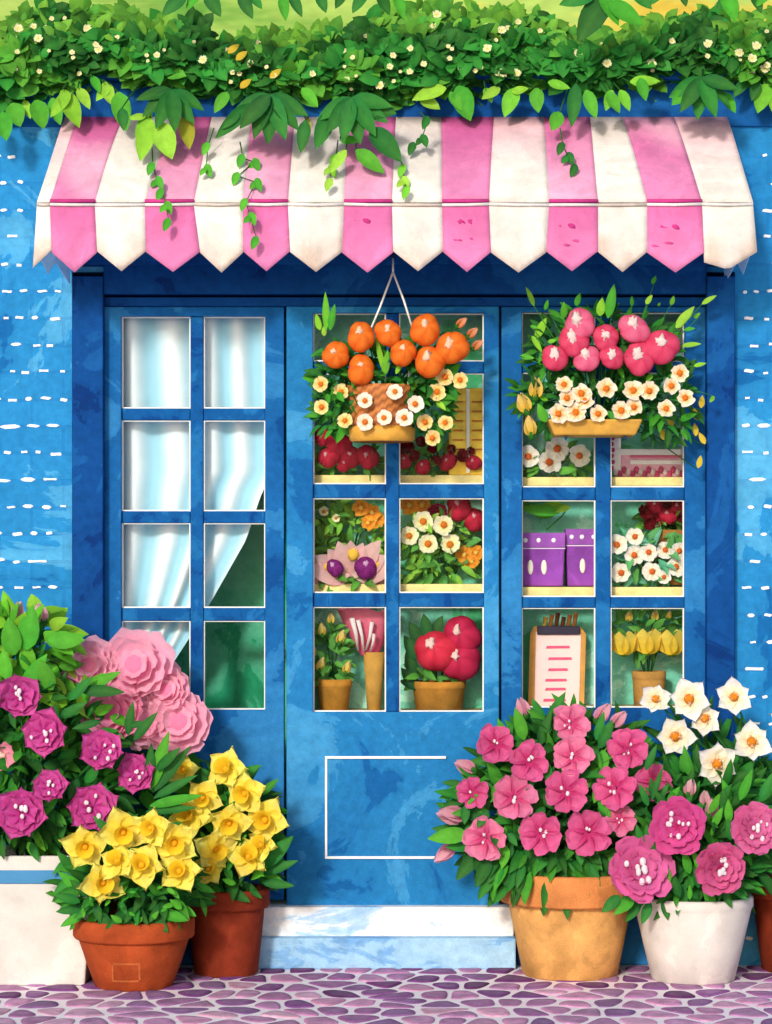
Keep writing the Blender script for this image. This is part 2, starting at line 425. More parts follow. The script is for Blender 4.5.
def leaves_px(mb, lst, Y, cols, w=.42, rr=None, curl=.25, lobes=0):
    """leaves from pixel base -> pixel tip"""
    rr = rr or rnd
    for (x0, y0, x1, y1, *ww) in lst:
        y = Y + rr.uniform(-.02, .02)
        a, b = P(x0, y0, y), P(x1, y1, y - .015); d = b - a
        k = ww[0] if ww else w
        mb.leaf(a, d, d.length, d.length * k, jit(rr.choice(cols), .12, rr), V((rr.uniform(-.3, .3), -1, rr.uniform(0, .5))), curl * .4, .2, 6, lobes=lobes)

# ================================================================== SETTING
g = MB(); g.add([(-260, -120, 0), (260, -120, 0), (260, 260, 0), (-260, 260, 0)], [(0, 1, 2, 3)], C(252, 244, 248))
M['grout'] = m_attr('pale_grout', .8, 0, .08, 20, .08, .4)
build('ground', g, M['grout'], kind='structure', smooth=False)

def clip(poly, px, py, nx, ny):
    out = []
    for i in range(len(poly)):
        a, b = poly[i], poly[(i + 1) % len(poly)]
        da = (a[0] - px) * nx + (a[1] - py) * ny; db = (b[0] - px) * nx + (b[1] - py) * ny
        if da <= 0: out.append(a)
        if (da < 0) != (db < 0) and abs(da - db) > 1e-9:
            t = da / (da - db); out.append((a[0] + t * (b[0] - a[0]), a[1] + t * (b[1] - a[1])))
    return out
def cobbles():
    r = random.Random(5); mb = MB(); dx, dy = .088, .15
    nx, ny = 48, 16; seeds = {}
    for j in range(ny):
        for i in range(nx):
            seeds[i, j] = ((i - nx / 2 + (.5 if j % 2 else 0) + r.uniform(-.3, .3)) * dx, -2.2 + (j + r.uniform(-.28, .28)) * dy)
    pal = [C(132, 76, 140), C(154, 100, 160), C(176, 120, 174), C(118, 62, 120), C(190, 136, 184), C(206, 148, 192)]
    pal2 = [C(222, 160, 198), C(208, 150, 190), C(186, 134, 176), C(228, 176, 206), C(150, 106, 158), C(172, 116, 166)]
    for (i, j), (sx, sy) in seeds.items():
        if sy > -.02: continue
        poly = [(sx - .2, sy - .25), (sx + .2, sy - .25), (sx + .2, sy + .25), (sx - .2, sy + .25)]
        for a in range(-2, 3):
            for b in range(-2, 3):
                if (a or b) and (i + a, j + b) in seeds:
                    qx, qy = seeds[i + a, j + b]; l = math.hypot(qx - sx, qy - sy)
                    poly = clip(poly, (sx + qx) / 2, (sy + qy) / 2, (qx - sx) / l, (qy - sy) / l)
        if len(poly) < 3: continue
        cx = sum(p[0] for p in poly) / len(poly); cy = sum(p[1] for p in poly) / len(poly)
        # round the outline
        pts = []
        for k in range(len(poly)):
            a, b = poly[k], poly[(k + 1) % len(poly)]
            for t in (.0, .25, .5, .75): pts.append((a[0] + (b[0] - a[0]) * t, a[1] + (b[1] - a[1]) * t))
        for _ in range(3):
            pts = [((pts[k - 1][0] + 2 * pts[k][0] + pts[(k + 1) % len(pts)][0]) / 4, (pts[k - 1][1] + 2 * pts[k][1] + pts[(k + 1) % len(pts)][1]) / 4) for k in range(len(pts))]
        near = (cy + .75) / .6 + r.uniform(-.55, .55)  # purples by the facade paint its shade into the stones, pinks further forward
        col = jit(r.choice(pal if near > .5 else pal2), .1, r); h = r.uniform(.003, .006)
        n = len(pts); vs, fs, cc = [], [], []
        for (k, z) in ((.87, .0), (.86, .55), (.79, .9), (.5, 1.0)):
            for p in pts:
                vs.append((cx + (p[0] - cx) * (k - .02), cy + (p[1] - cy) * (k - .09), z * h)); cc.append(jit(col, .05, r) if z < 1 else mixc(col, (1, .9, 1, 1), .1))
        for q in range(3):
            for k in range(n): fs.append((q * n + k, q * n + (k + 1) % n, (q + 1) * n + (k + 1) % n, (q + 1) * n + k))
        fs.append(tuple(range(3 * n, 4 * n)))
        mb.add(vs, fs, cc)
    return mb
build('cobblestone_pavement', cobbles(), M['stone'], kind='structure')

h = MB(); NX, NY = 48, 24; vs, fs = [], []
for j in range(NY + 1):
    for i in range(NX + 1):
        x = -130 + 260 * i / NX; y = 35 + 110 * j / NY; t = j / NY
        vs.append((x, y, -.5 + 44 * (t * t * (3 - 2 * t)) + 1.5 * mnoise.noise(V((x * .05, y * .05, 0))) * t * 3))
for j in range(NY):
    for i in range(NX): a = j * (NX + 1) + i; fs.append((a, a + 1, a + NX + 2, a + NX + 1))
h.add(vs, fs, C(170, 200, 90)); build('hill', h, M['hill'], kind='structure')

# ================================================================== SHOP BUILDING
bld = thing('shop_building', 'blue painted brick flower shop with panelled door between two tall windows', 'shop', (0, 0, 0))
X = lambda px: (px - 386) / S
Z = lambda py: CZ + (HZ - py) / S
TOP = Z(82)
w = MB(); w.plate(-3.2, 3.2, 0, TOP, [(X(72), X(735), 0.0, Z(272))], 0.0, .25)
w.box((-3.2, .25, 0), (-3.0, 2.6, TOP)); w.box((3.0, .25, 0), (3.2, 2.6, TOP)); w.box((-3.2, 2.6, 0), (3.2, 2.8, TOP))
# white dabs of mortar showing between the painted bricks
r = random.Random(3)
def dash(px, py, ln, ht):
    a = P(px, py, 0); hw, hh = L(ln) / 2, L(ht) / 2; vs, n = [], 10
    for ring, (k, y) in enumerate(((1, 0.001), (.8, -.003))):
        for i in range(n):
            t = 2 * math.pi * i / n; cx, sx = math.cos(t), math.sin(t)
            vs.append((a.x + math.copysign(abs(cx) ** .6, cx) * hw * k, y, a.z + math.copysign(abs(sx) ** .8, sx) * hh * k + .0015 * math.sin(3 * t + px)))
    w.add(vs, [(i, (i + 1) % n, n + (i + 1) % n, n + i) for i in range(n)] + [tuple(range(n, 2 * n))], C(244, 244, 244), 1)
for x0, x1, edge in ((-110, 68, 1), (741, 880, 0)):
    for k in range(1, 31):
        py = 965 - 27 * k + 1
        long_row = r.random() < .3
        px = x0 + r.uniform(0, 9)
        while px < x1 - 3:
            ln = r.uniform(14, 22) if long_row and r.random() < .7 else r.uniform(5, 12)
            if px + ln > x1: break
            if not (px + ln > 25 and py < 285 and edge) and not (px < 758 and py < 285 and not edge):
                dash(px + ln / 2, py + r.uniform(-1.3, 1.3), ln, r.uniform(2.4, 4.2))
            px += ln + r.uniform(5, 11)
build('wall', w, [M['wall'], M['mortar']], bld, smooth=False)
w = MB(); w.box((-3.3, -.06, TOP), (3.3, 2.9, TOP + .05)); build('roof', w, M['frame'], bld, smooth=False, bevel=.006)

w = MB(); w.box((-3.2, -.014, Z(127)), (3.2, .0, TOP - .003)); build('hedge_shade_band', w, M['frame'], bld, smooth=False, bevel=.003)  # dark board added to paint in the hedge's shade on the wall
# surround: pilasters and header
f = MB()
f.pbox(72, 103, 276, 964.9, -.045, .12); f.pbox(707, 735, 276, 964.9, -.045, .12)
f.pbox(103.3, 706.7, 264, 294, -.035, .12); f.pbox(69, 738, 252, 264.5, -.06, .12)
f.pbox(103.3, 706.7, 297, 306, -.012, .12)
build('shopfront_surround', f, M['frame'], bld, smooth=False, bevel=.004)

def window(name, px0, px1, py0, py1, gx0, gx1, gy0, gy1, vx, hy, mat, y0, panel=None, label=None):
    m = MB()
    m.plate(X(px0), X(px1), Z(py1), Z(py0), [(X(gx0), X(gx1), Z(gy1), Z(gy0))], y0, .07)
    o = build(name, m, mat, bld, smooth=False, merge=True, bevel=.003, label=label)
    q = MB(); yb = y0 + .012
    xs = [gx0] + list(vx) + [gx1]
    q.pbox(vx[0], vx[1], gy0, gy1, yb, yb + .03, ref=0)
    for (a, b) in hy:
        q.pbox(gx0, vx[0] - .3, a, b, yb + .003, yb + .027, ref=0); q.pbox(vx[1] + .3, gx1, a, b, yb + .003, yb + .027, ref=0)
    build('muntin', q, M['muntin'], o, smooth=False, bevel=.0035)
    b = MB(); e = 1.3; W = C(238, 240, 236)
    yc = yb + .010
    hs = [gy0] + [k for ab in hy for k in ab] + [gy1]
    for (xa, xb) in ((gx0, vx[0]), (vx[1], gx1)):
        for k in range(0, len(hs), 2):
            ya, yz = hs[k], hs[k + 1]
            b.pbox(xa, xa + e, ya, yz, yc, yc + .012, W, ref=0); b.pbox(xb - e, xb, ya, yz, yc, yc + .012, W, ref=0)
            b.pbox(xa + e, xb - e, ya, ya + e * .8, yc, yc + .012, W, ref=0); b.pbox(xa + e, xb - e, yz - e, yz, yc, yc + .012, W, ref=0)
    build('glazing_bead', b, M['white_paint'], o, smooth=False)
    gl = MB(); yg = yb + .024
    a, c = P(gx0, gy0, 0), P(gx1, gy1, 0)
    gl.add([(a.x, yg, c.z), (c.x, yg, c.z), (c.x, yg, a.z), (a.x, yg, a.z)], [(0, 1, 2, 3)], (1, 1, 1, 1))
    build('pane', gl, M['glass'], o, smooth=False)
    return o
window('window', 103.5, 284, 306.5, 900, 121, 265, 316, 710, (190, 203), ((408, 420), (511, 523), (608, 621)), M['window'], .004)
dr = window('door', 286.5, 499, 306.5, 908, 313, 484, 313, 712, (386, 399), ((361, 373), (484, 498), (593, 607)), M['door'], -.004)
window('window', 501.5, 706.5, 306.5, 900, 522, 685, 312, 708, (596, 611), ((361, 372), (487, 500), (597, 608)), M['window'], .004)
pn = MB(); ym = -.010
for (a, b, c, d) in ((325, 446, 756, 758.6), (325, 438, 856, 858.6), (325, 327.4, 758.6, 856)):
    pn.pbox(a, b, c, d, ym, -.003, C(240, 242, 242), ref=0)
build('panel_moulding', pn, M['white_paint'], dr, smooth=False, bevel=.0015)
# plinths under the windows, two-tone door step
for pa, pb in ((103.5, 249), (517, 706.5)):
    pl = MB(); pl.pbox(pa, pb, 901, 964.9, -.01, .12); build('plinth', pl, M['window'], bld, smooth=False, bevel=.004)
st = MB(); c1 = C(236, 238, 240)
st.pbox(252, 514, 907, 937, -.05, .12, c1, ref=-.05)
M['step_top'] = m_wash('worn_white_step', [(.34, C(150, 192, 230)), (.42, C(186, 214, 238)), (.43, C(226, 234, 242)), (.5, C(242, 242, 242))], 2.2, .7, .08, .3, (1, 1, 3))
o = build('step', st, M['step_top'], bld, smooth=False, bevel=.006, label='white painted upper door step')
st = MB(); a = P(250, 938, -.09); b = P(516, 965, -.09)
st.box((a.x, -.09, 0), (b.x, .1, a.z)); build('step', st, M['step'], bld, smooth=False, bevel=.006, label='pale blue lower door step')

# interior: display back, room wall, floor, ceiling, partitions
it = MB(); yb = .24
it.pbox(290, 715, 300, 900, yb, yb + .03, ref=0); build('display_back', it, M['back'], bld, smooth=False)
it = MB(); it.pbox(80, 291, 295, 930, .36, .39, ref=0); it.pbox(288, 292, 300, 900, .08, .36, ref=0); it.pbox(88, 92, 295, 930, .13, .36, ref=0)
build('room_wall', it, M['room'], bld, smooth=False)
it = MB(); it.pbox(293, 499.5, 712.5, 718, 0.072, .238, C(196, 176, 120), ref=0); it.pbox(504, 703, 708.5, 714, 0.072, .238, C(196, 176, 120), ref=0)
it.pbox(498.5, 503, 300, 900, 0.075, .235, C(40, 110, 160), ref=0); it.pbox(704, 708, 300, 900, 0.125, .235, C(40, 110, 160), ref=0)
it.pbox(92, 704, 299, 304, .125, .36, C(60, 120, 150), ref=0)
build('display_ledge', it, M['wood'], bld, smooth=False)

# shelves
def shelf(px0, px1, py, label):
    m = MB(); m.pbox(px0, px1, py, py + 9, .078, .235, C(246, 226, 150), ref=.078)
    o = build('shelf', m, M['wood'], None, origin=P((px0 + px1) / 2, py + 9, .17), smooth=False, bevel=.003)
    return tag(o, label, 'shelf', 'shelf boards behind the panes')
shelf(294, 497, 475, 'pale yellow shelf board under the yellow seed crate inside the door')
shelf(294, 497, 584, 'pale yellow shelf board inside the door above the crimson blooms in the wide pot')
shelf(504, 702, 477, 'pale yellow shelf board inside the right window under the pink striped box')
shelf(504, 702, 587, 'pale yellow shelf board inside the right window under the purple pots')

# curtain
def curtain():
    mb = MB(); rows, colsn = 48, 70; vs, fs, cc = [], [], []
    def xr(py):
        pts = [(300, 276), (470, 276), (492, 262), (540, 246), (600, 212), (640, 188), (680, 162), (716, 136), (740, 122)]
        for (a, b), (c, d) in zip(pts, pts[1:]):
            if a <= py <= c: return b + (d - b) * (py - a) / (c - a)
        return pts[-1][1]
    for j in range(rows + 1):
        py = 302 + 428 * j / rows
        for i in range(colsn + 1):
            u = i / colsn; x0 = 108; px = x0 + (xr(py) - x0) * u
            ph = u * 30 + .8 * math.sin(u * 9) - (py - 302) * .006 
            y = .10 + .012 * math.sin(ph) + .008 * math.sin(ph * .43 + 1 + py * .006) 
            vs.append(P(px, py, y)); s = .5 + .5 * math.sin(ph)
            cc.append(mixc(C(246, 254, 255), C(166, 218, 236), min(1, s * 1.1)))  # fold shading and bluish pane reflections painted into the cloth colour
    for j in range(rows):
        for i in range(colsn): a = j * (colsn + 1) + i; fs.append((a, a + 1, a + colsn + 2, a + colsn + 1))
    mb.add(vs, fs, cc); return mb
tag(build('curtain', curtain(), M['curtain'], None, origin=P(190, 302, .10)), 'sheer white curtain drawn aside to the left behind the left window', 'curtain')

# ================================================================== AWNING
aw = thing('striped_awning', 'pink and white striped fabric awning with pointed valance above the shop door', 'awning', P(392, 120, 0))
PR = .33
Ysm = -PR
bounds_top = [65, 78, 124, 174, 212, 252, 295, 348, 396, 441, 494, 544, 590, 622, 674, 727]
bounds_sm = [37, 50, 95, 145, 194, 243, 288, 344, 392, 442, 489, 549, 598, 647, 702, 753]
bounds_bt = [33, 52, 97, 146, 200, 243, 290, 342, 393, 443, 491, 546, 598, 647, 704, 757]
PINK, WHITE = C(234, 142, 192), C(246, 240, 233)
DEEP = C(218, 96, 166)
r = random.Random(8)
cv = MB()
prof = []
for k in range(9):
    t = k / 8
    y = -.012 + (Ysm + .012) * (1 - (1 - t) ** 1.25) 
    prof.append((t, y, 118 + (203 - 118) * t))
for b in range(15):
    pink = b % 2 == 1
    vs, fs, cc = [], [], []; nx = 10
    for (t, y, py) in prof:
        for i in range(nx + 1):
            u = i / nx; x0 = bounds_top[b] + (bounds_top[b + 1] - bounds_top[b]) * u; x1 = bounds_sm[b] + (bounds_sm[b + 1] - bounds_sm[b]) * u
            sag = .008 * math.sin(math.pi * t) * math.sin(x1 * .045)
            p = P(x0 + (x1 - x0) * t ** .9, py, y); p.z -= sag; vs.append(p)
            nv_ = mnoise.noise(V((p.x * 5, p.z * 5, b * 3.1)))
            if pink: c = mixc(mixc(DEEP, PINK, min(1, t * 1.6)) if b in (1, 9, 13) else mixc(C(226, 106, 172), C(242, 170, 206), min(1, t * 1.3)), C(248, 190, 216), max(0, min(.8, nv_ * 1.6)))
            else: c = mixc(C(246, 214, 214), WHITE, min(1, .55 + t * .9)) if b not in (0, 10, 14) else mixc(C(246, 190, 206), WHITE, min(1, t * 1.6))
            cc.append(c)
    for j in range(8):
        for i in range(nx): a = j * (nx + 1) + i; fs.append((a, a + 1, a + nx + 2, a + nx + 1))
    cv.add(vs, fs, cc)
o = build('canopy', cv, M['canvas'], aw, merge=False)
sm_ = o.modifiers.new('solid', 'SOLIDIFY'); sm_.thickness = .004; sm_.offset = -1
va = MB()
for b in range(15):
    pink = b % 2 == 1; nx, nz = 8, 8; vs, fs, cc = [], [], []
    for j in range(nz + 1):
        t = j / nz
        for i in range(nx + 1):
            u = i / nx; x = (bounds_sm[b] + (bounds_sm[b + 1] - bounds_sm[b]) * u) * (1 - t) + (bounds_bt[b] + (bounds_bt[b + 1] - bounds_bt[b]) * u) * t
            e = abs(u - .5) * 2
            tip = 272 - 20 * e if b not in (0,) else 250 + 18 * (1 - u)
            if b == 14: tip = 262 - 8 * u + 12 * (1 - abs(u - .45) * 2)
            tip += .8 * math.sin(b * 2.1)
            py = 205.5 + (tip - 205.5) * t
            y = Ysm - .006 - .010 * t + .010 * math.sin(x * .06) * t
            vs.append(P(x, py, y))
            c = mixc(C(228, 116, 176), C(236, 140, 192), t) if pink else mixc(WHITE, C(226, 204, 188), max(0, min(1, t * 1.5 - .75 + .8 * mnoise.noise(V((x * .05, t * 2, 1))))))
            cc.append(c)
    for j in range(nz):
        for i in range(nx): a = j * (nx + 1) + i; fs.append((a, a + 1, a + nx + 2, a + nx + 1))
    va.add(vs, fs, cc)
# printed darker dabs on the pink tabs
def dab(px, py, rx, ry, col, tilt):
    vs = []
    for i in range(8):
        t = 6.283 * i / 8; x, z = math.cos(t) * rx, math.sin(t) * ry
        tz = (py + z - 205.5) / 60; vs.append(P(px + x, py + z + tilt * x, Ysm - .009 - .010 * tz + .010 * math.sin((px + x) * .06) * tz))
    va.add(vs, [tuple(range(8))[::-1]], col)
for (px, py) in ((359, 221), (367, 221), (461, 222), (472, 222), (560, 226), (572, 226), (664, 227), (676, 227)):
    dab(px, py, 4.5, 2.6, C(212, 66, 146), .25)
for (px, py) in ((457, 240), (475, 239), (668, 243), (655, 246), (565, 245), (578, 241)): dab(px, py, 6, 1.6, C(222, 92, 160), .1)
o = build('valance', va, M['canvas'], aw); sd = o.modifiers.new('solid', 'SOLIDIFY'); sd.thickness = .003; sd.offset = -1
pp = MB()
for b in range(15):
    pink = b % 2 == 1
    a, c = bounds_sm[b], bounds_sm[b + 1]
    pp.tube([P(a, 204.5 + .5 * math.sin(a), Ysm - .012), P((a + c) / 2, 204.8, Ysm - .013), P(c, 204.5 + .5 * math.sin(c), Ysm - .012)], .0048, .0048, C(248, 244, 240) if (pink or b % 4) else C(226, 212, 202), 8)
    if pink: pp.tube([P(a, 201, Ysm - .006), P(c, 201, Ysm - .006)], .006, .006, C(212, 70, 148), 8)
build('seam_piping', pp, M['canvas'], aw)
# side flaps going back to the wall, and the frame bars
for s_, px0, pxw in ((0, 34, 64), (1, 756, 727)):
    m = MB(); bi = 0 if s_ == 0 else 15; ch = []
    for (t, y, py) in prof: ch.append(P(bounds_top[bi] + (bounds_sm[bi] - bounds_top[bi]) * t ** .9 + (3 if s_ == 0 else -3), py + 3, y))
    pxw += -(-6) if s_ == 0 else -2; tail = [P(bounds_sm[bi] + (3 if s_ == 0 else -3), 256, Ysm + .004), P(px0 * .6 + pxw * .4, 274, Ysm * .6), P(px0 * .4 + pxw * .6, 262, Ysm * .35), P(pxw, 284, -.018)]
    m.add(ch + tail, [tuple(range(len(ch) + 4))], C(206, 232, 252))
    o = build('side_flap', m, M['flap'], aw, smooth=False); sd = o.modifiers.new('solid', 'SOLIDIFY'); sd.thickness = .003
fr = MB(); 
fr.tube([P(44, 209, Ysm + .02), P(748, 209, Ysm + .02)], .011, .011, C(60, 90, 130), 8)
for px in (60, 390, 730): fr.tube([P(px, 209, Ysm + .02), P(386 + (px - 386) * .93, 150, .01)], .009, .009, C(60, 90, 130), 8)
build('frame_bar', fr, M['attr'], aw)

# ================================================================== HEDGE + VINES ABOVE
TOPP = [(-140, 30), (0, 40), (20, 14), (60, 8), (120, 16), (150, 28), (200, 24), (212, 44), (250, 38), (300, 42), (345, 34), (385, 14), (430, 8), (480, 16), (550, 20), (570, 36), (605, 42), (650, 28), (690, 20), (772, 16), (920, 24)]
BOTP = [(-140, 112), (0, 108), (60, 96), (110, 80), (180, 92), (230, 100), (300, 98), (380, 108), (440, 98), (520, 90), (600, 90), (680, 82), (772, 90), (920, 96)]
def interp(pts, x):
    for (a, b), (c, d) in zip(pts, pts[1:]):
        if a <= x <= c: return b + (d - b) * (x - a) / (c - a)
    return pts[-1][1]
hd = thing('flowering_hedge', 'dense dark green hedge dotted with tiny cream blossoms along the shop roof edge', 'hedge', P(386, 95, .1))
r = random.Random(21)
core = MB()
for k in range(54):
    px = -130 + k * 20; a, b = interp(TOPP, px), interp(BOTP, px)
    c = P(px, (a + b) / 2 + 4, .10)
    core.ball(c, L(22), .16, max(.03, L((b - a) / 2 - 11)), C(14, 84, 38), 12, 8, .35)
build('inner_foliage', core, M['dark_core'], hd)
lf = MB()
HG = [C(20, 112, 46), C(28, 130, 54), C(40, 144, 58), C(16, 96, 42), C(32, 136, 54)]
for k in range(7500):
    px = r.uniform(-140, 915); a, b = interp(TOPP, px), interp(BOTP, px)
    v = r.random() ** .9; py = a + (b - a) * v + r.uniform(-4, 3)
    bul = math.sin(math.pi * min(1, max(0, v))) ** .5
    Y = .08 - .20 * bul * r.uniform(.55, 1.05) + (r.uniform(0, .25) if v < .25 else 0)
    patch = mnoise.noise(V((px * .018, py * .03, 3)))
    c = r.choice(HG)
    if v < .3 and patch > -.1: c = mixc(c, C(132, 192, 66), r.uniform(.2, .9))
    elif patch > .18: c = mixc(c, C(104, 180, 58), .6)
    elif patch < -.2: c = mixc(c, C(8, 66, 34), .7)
    ln = r.uniform(.028, .075)
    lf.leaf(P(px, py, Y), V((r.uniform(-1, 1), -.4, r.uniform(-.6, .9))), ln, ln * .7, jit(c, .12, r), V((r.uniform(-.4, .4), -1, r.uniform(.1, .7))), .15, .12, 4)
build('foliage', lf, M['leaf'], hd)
for k in range(96):
    px = r.uniform(4, 768); a, b = interp(TOPP, px), interp(BOTP, px)
    v = r.uniform(.04, .8); py = a + (b - a) * v
    bul = math.sin(math.pi * v) ** .5
    m = MB(); q = L(r.choice((1.2, 1.5, 1.8, 2.2, 3.0))); c = P(px, py, .08 - .215 * bul - .02)
    m2, _ = fl_simple(c, q * 1.35, (C(236, 228, 130), C(246, 244, 206)), 5, V((r.uniform(-.3, .3), -1, .3)), .3, None, .2, 1.1)
    build('blossom', m2, M['petal'], hd, c)
for (x, y) in ((236, 60), (240, 88), (228, 53), (270, 78)):
    m = MB(); p = P(x, y, -.15); m.leaf(p, V((.7, 0, .6)), .045, .022, C(236, 196, 60)); build('yellow_petal', m, M['petal'], hd, p)

DK = [C(16, 104, 46), C(24, 120, 52), C(12, 88, 40)]
MD = [C(60, 158, 44), C(80, 170, 48)]
LM = [C(134, 200, 52), C(154, 208, 66), C(110, 188, 50)]
OL = [C(160, 158, 44)]
def awning_y(py):
    if py < 112: return 0.
    t = min(1, max(0, (py - 118) / 85)); return -.012 + (Ysm + .012) * (1 - (1 - t) ** 1.25) - (.035 if py > 195 else .022)
def vine(label, base, Y, leaf_sets, strands=(), tinies=()):
    t = thing('hanging_vine', label, 'vine', P(base[0], base[1], .0), 'vines trailing from the hedge')
    sm, lm = MB(), MB()
    for (lst, cols) in leaf_sets:
        for q in lst:
            leaves_px(lm, [q], min(Y + (-.03 if cols is DK else 0), awning_y(q[3]) - .02), cols, .46)
            a = P(q[0], q[1], Y); b = P(base[0] + (q[0] - base[0]) * .5, base[1] - 4, -.02)
            sm.tube([b, (a + b) / 2 + V((0, -.02, .01)), a], .003, .0022, C(40, 96, 40), 5)
    for st_, cols in strands:
        pts = [P(x, y, min(-.2, awning_y(y))) for (x, y) in st_]
        sm.tube(pts, .0022, .0014, C(50, 110, 44), 5)
        for i, (x, y) in enumerate(st_[1:]):
            sgn = 1 if i % 2 else -1
            leaves_px(lm, [(x, y - 4, x + sgn * 5, y + 9, .55)], min(-.2, awning_y(y)) - .02, cols)
            if i % 2: leaves_px(lm, [(x, y, x - sgn * 6, y + 7, .6)], min(-.2, awning_y(y)) - .02, cols)
    build('stem', sm, M['leaf'], t); build('foliage', lm, M['leaf'], t)
    return t
def fan(cx, cy, r_, a0, a1, n): 
    out = []
    for i in range(n):
        a = math.radians(a0 + (a1 - a0) * i / max(1, n - 1)); k = r_ * (1 - .22 * abs(i / max(1, n - 1) - .5))
        out.append((cx, cy, cx + math.cos(a) * k, cy + math.sin(a) * k, .40))
    return out
vine('lime leaved vine hanging over the blue brick wall at the left edge', (25, 98), -.06,
     [([(2, 112, 6, 140, .6), (12, 103, 20, 126, .75), (36, 100, 44, 128, .65), (52, 98, 60, 124, .5)], MD), ([(24, 100, 30, 118), (-12, 108, -8, 136)], LM)])
vine('light green vine with broad drooping leaves at the left end of the awning', (85, 88), -.16,
     [([(62, 90, 80, 126, .5), (70, 92, 50, 116, .42), (78, 88, 90, 108, .5), (104, 82, 112, 104, .55), (110, 84, 96, 100, .5)], LM), ([(118, 92, 126, 130, .5), (92, 76, 100, 92, .5)], MD)])
vine('vine of dark and lime oval leaves dropping a strand over the second pink stripe', (170, 88), -.24,
     [(fan(172, 90, 42, 30, 168, 6), DK), ([(152, 112, 134, 134, .42), (150, 118, 140, 160, .45), (158, 122, 172, 158, .6), (146, 116, 128, 118, .4)], LM), ([(184, 116, 190, 148, .5)], OL), ([(122, 108, 124, 130, .5)], DK)],
     [([(152, 148), (153, 166), (157, 180), (162, 192), (166, 205), (169, 222)], MD)])
vine('dark fan leaved vine dropping a long strand of leaves over the third pink stripe', (270, 92), -.26,
     [(fan(270, 95, 48, 28, 155, 7), DK), ([(250, 104, 216, 138, .32), (240, 112, 222, 128, .4), (306, 120, 300, 152, .4)], DK), ([(308, 118, 302, 150, .35)], OL), ([(302, 88, 318, 106, .5), (228, 92, 214, 112, .5)], MD)],
     [([(240, 142), (243, 158), (254, 162), (238, 176), (256, 182), (246, 202), (250, 216), (257, 240)], MD), ([(214, 128), (208, 146), (206, 168)], MD)])
vine('broad dark leaved vine with pale dangling tips over the fourth pink stripe', (360, 96), -.27,
     [(fan(352, 98, 46, 10, 150, 7), DK), ([(330, 112, 316, 148, .45), (370, 128, 402, 160, .5), (346, 104, 396, 112, .5)], DK), ([(356, 150, 384, 172, .45), (340, 140, 360, 140, .5), (334, 96, 346, 118, .5)], MD), ([(346, 150, 330, 172, .4)], LM)],
     [([(338, 140), (336, 158), (330, 168), (331, 182)], LM), ([(396, 150), (404, 168), (403, 180), (408, 190)], LM), ([(420, 112), (428, 120), (422, 138), (414, 146)], DK)])
vine('row of bright lime oval leaves hanging above the fifth pink stripe', (480, 86), -.10,
     [([(420, 98, 440, 108, .6), (446, 88, 412, 98, .5), (485, 88, 492, 102, .6), (500, 88, 482, 98, .5), (516, 88, 504, 116, .55), (512, 92, 528, 88, .5)], LM), ([(458, 86, 470, 120, .6), (536, 88, 538, 112, .6), (450, 92, 462, 110, .5)], MD)])
vine('vine with one long dark leaf and small leaves trailing over the sixth pink stripe', (585, 84), -.17,
     [([(576, 84, 572, 126, .34)], DK), ([(586, 90, 596, 118, .45), (560, 112, 552, 130, .7), (640, 78, 646, 100, .5), (608, 92, 620, 112, .5)], MD), ([(612, 90, 606, 110, .5), (548, 82, 570, 88, .4), (630, 82, 660, 80, .4), (620, 90, 630, 110, .5)], LM)],
     [([(560, 128), (563, 146), (568, 156), (576, 168)], DK)])
vine('dark green fan of pointed leaves hanging above the last pink stripe', (702, 74), -.2,
     [(fan(702, 78, 42, 15, 150, 6), DK), ([(722, 92, 736, 112, .5), (690, 88, 672, 104, .6)], MD)])
vine('green and lime leaves drooping over the blue wall at the right edge', (756, 78), -.08,
     [([(746, 80, 734, 96, .5), (758, 80, 752, 100, .5)], DK), ([(766, 84, 758, 112, .6), (778, 86, 776, 116, .6)], LM), ([(770, 82, 782, 102, .6)], MD)])

def branch(label, px0, px1, leaves, root):
    t = thing('overhanging_branch', label, 'branch', P(root, 60, .35), 'tree branches hanging into the top of the picture')
    b = MB(); Y = -.30
    b.tube([P(root, 60, .35), P(root + 4, 10, .2), P(root + (px0 - root) * .3, -16, -.1), P(px0, -20, Y)], .014, .009, C(92, 84, 48), 8)
    b.tube([P(px0, -20, Y)] + [P(px0 + (px1 - px0) * k / 5, -16 - 4 * math.sin(k), Y) for k in range(1, 6)], .009, .004, C(92, 84, 48), 8)
    l = MB()
    for q in leaves:
        b.tube([P(min(max(q[0], min(px0, px1)), max(px0, px1)), -18, Y), P(q[0], q[1], Y)], .003, .002, C(84, 110, 48), 5)
        leaves_px(l, [q], Y, DK + MD[:1], .42)
    build('twig', b, M['leaf'], t); build('foliage', l, M['leaf'], t)
branch('dark leafy tree branch dipping into the top left of the hedge', 150, 400,
       [(186, -6, 162, 14, .5), (200, -8, 186, 8, .5), (206, -10, 220, 16, .5), (240, -8, 252, 18, .45), (250, -6, 262, 8, .5), (282, -6, 286, 20, .4), (290, -8, 302, 16, .4), (318, -8, 326, 12, .5), (344, -10, 336, 8, .5), (366, -8, 352, 12, .5), (378, -8, 390, 14, .5), (396, -8, 404, 18, .4), (226, -14, 214, 2, .5)], -70)
branch('dark leafy tree branch dipping over the yellow meadow at the top right', 790, 560,
       [(606, -4, 578, 40, .5), (600, -6, 620, 24, .42), (608, 2, 644, 24, .45), (632, -10, 652, 8, .5), (596, -8, 560, 4, .45), (664, -12, 650, 4, .5), (682, -10, 686, 6, .5), (724, -10, 736, 20, .5), (736, -10, 716, 8, .5), (752, -10, 762, 12, .5), (770, -10, 756, 6, .45)], 850)

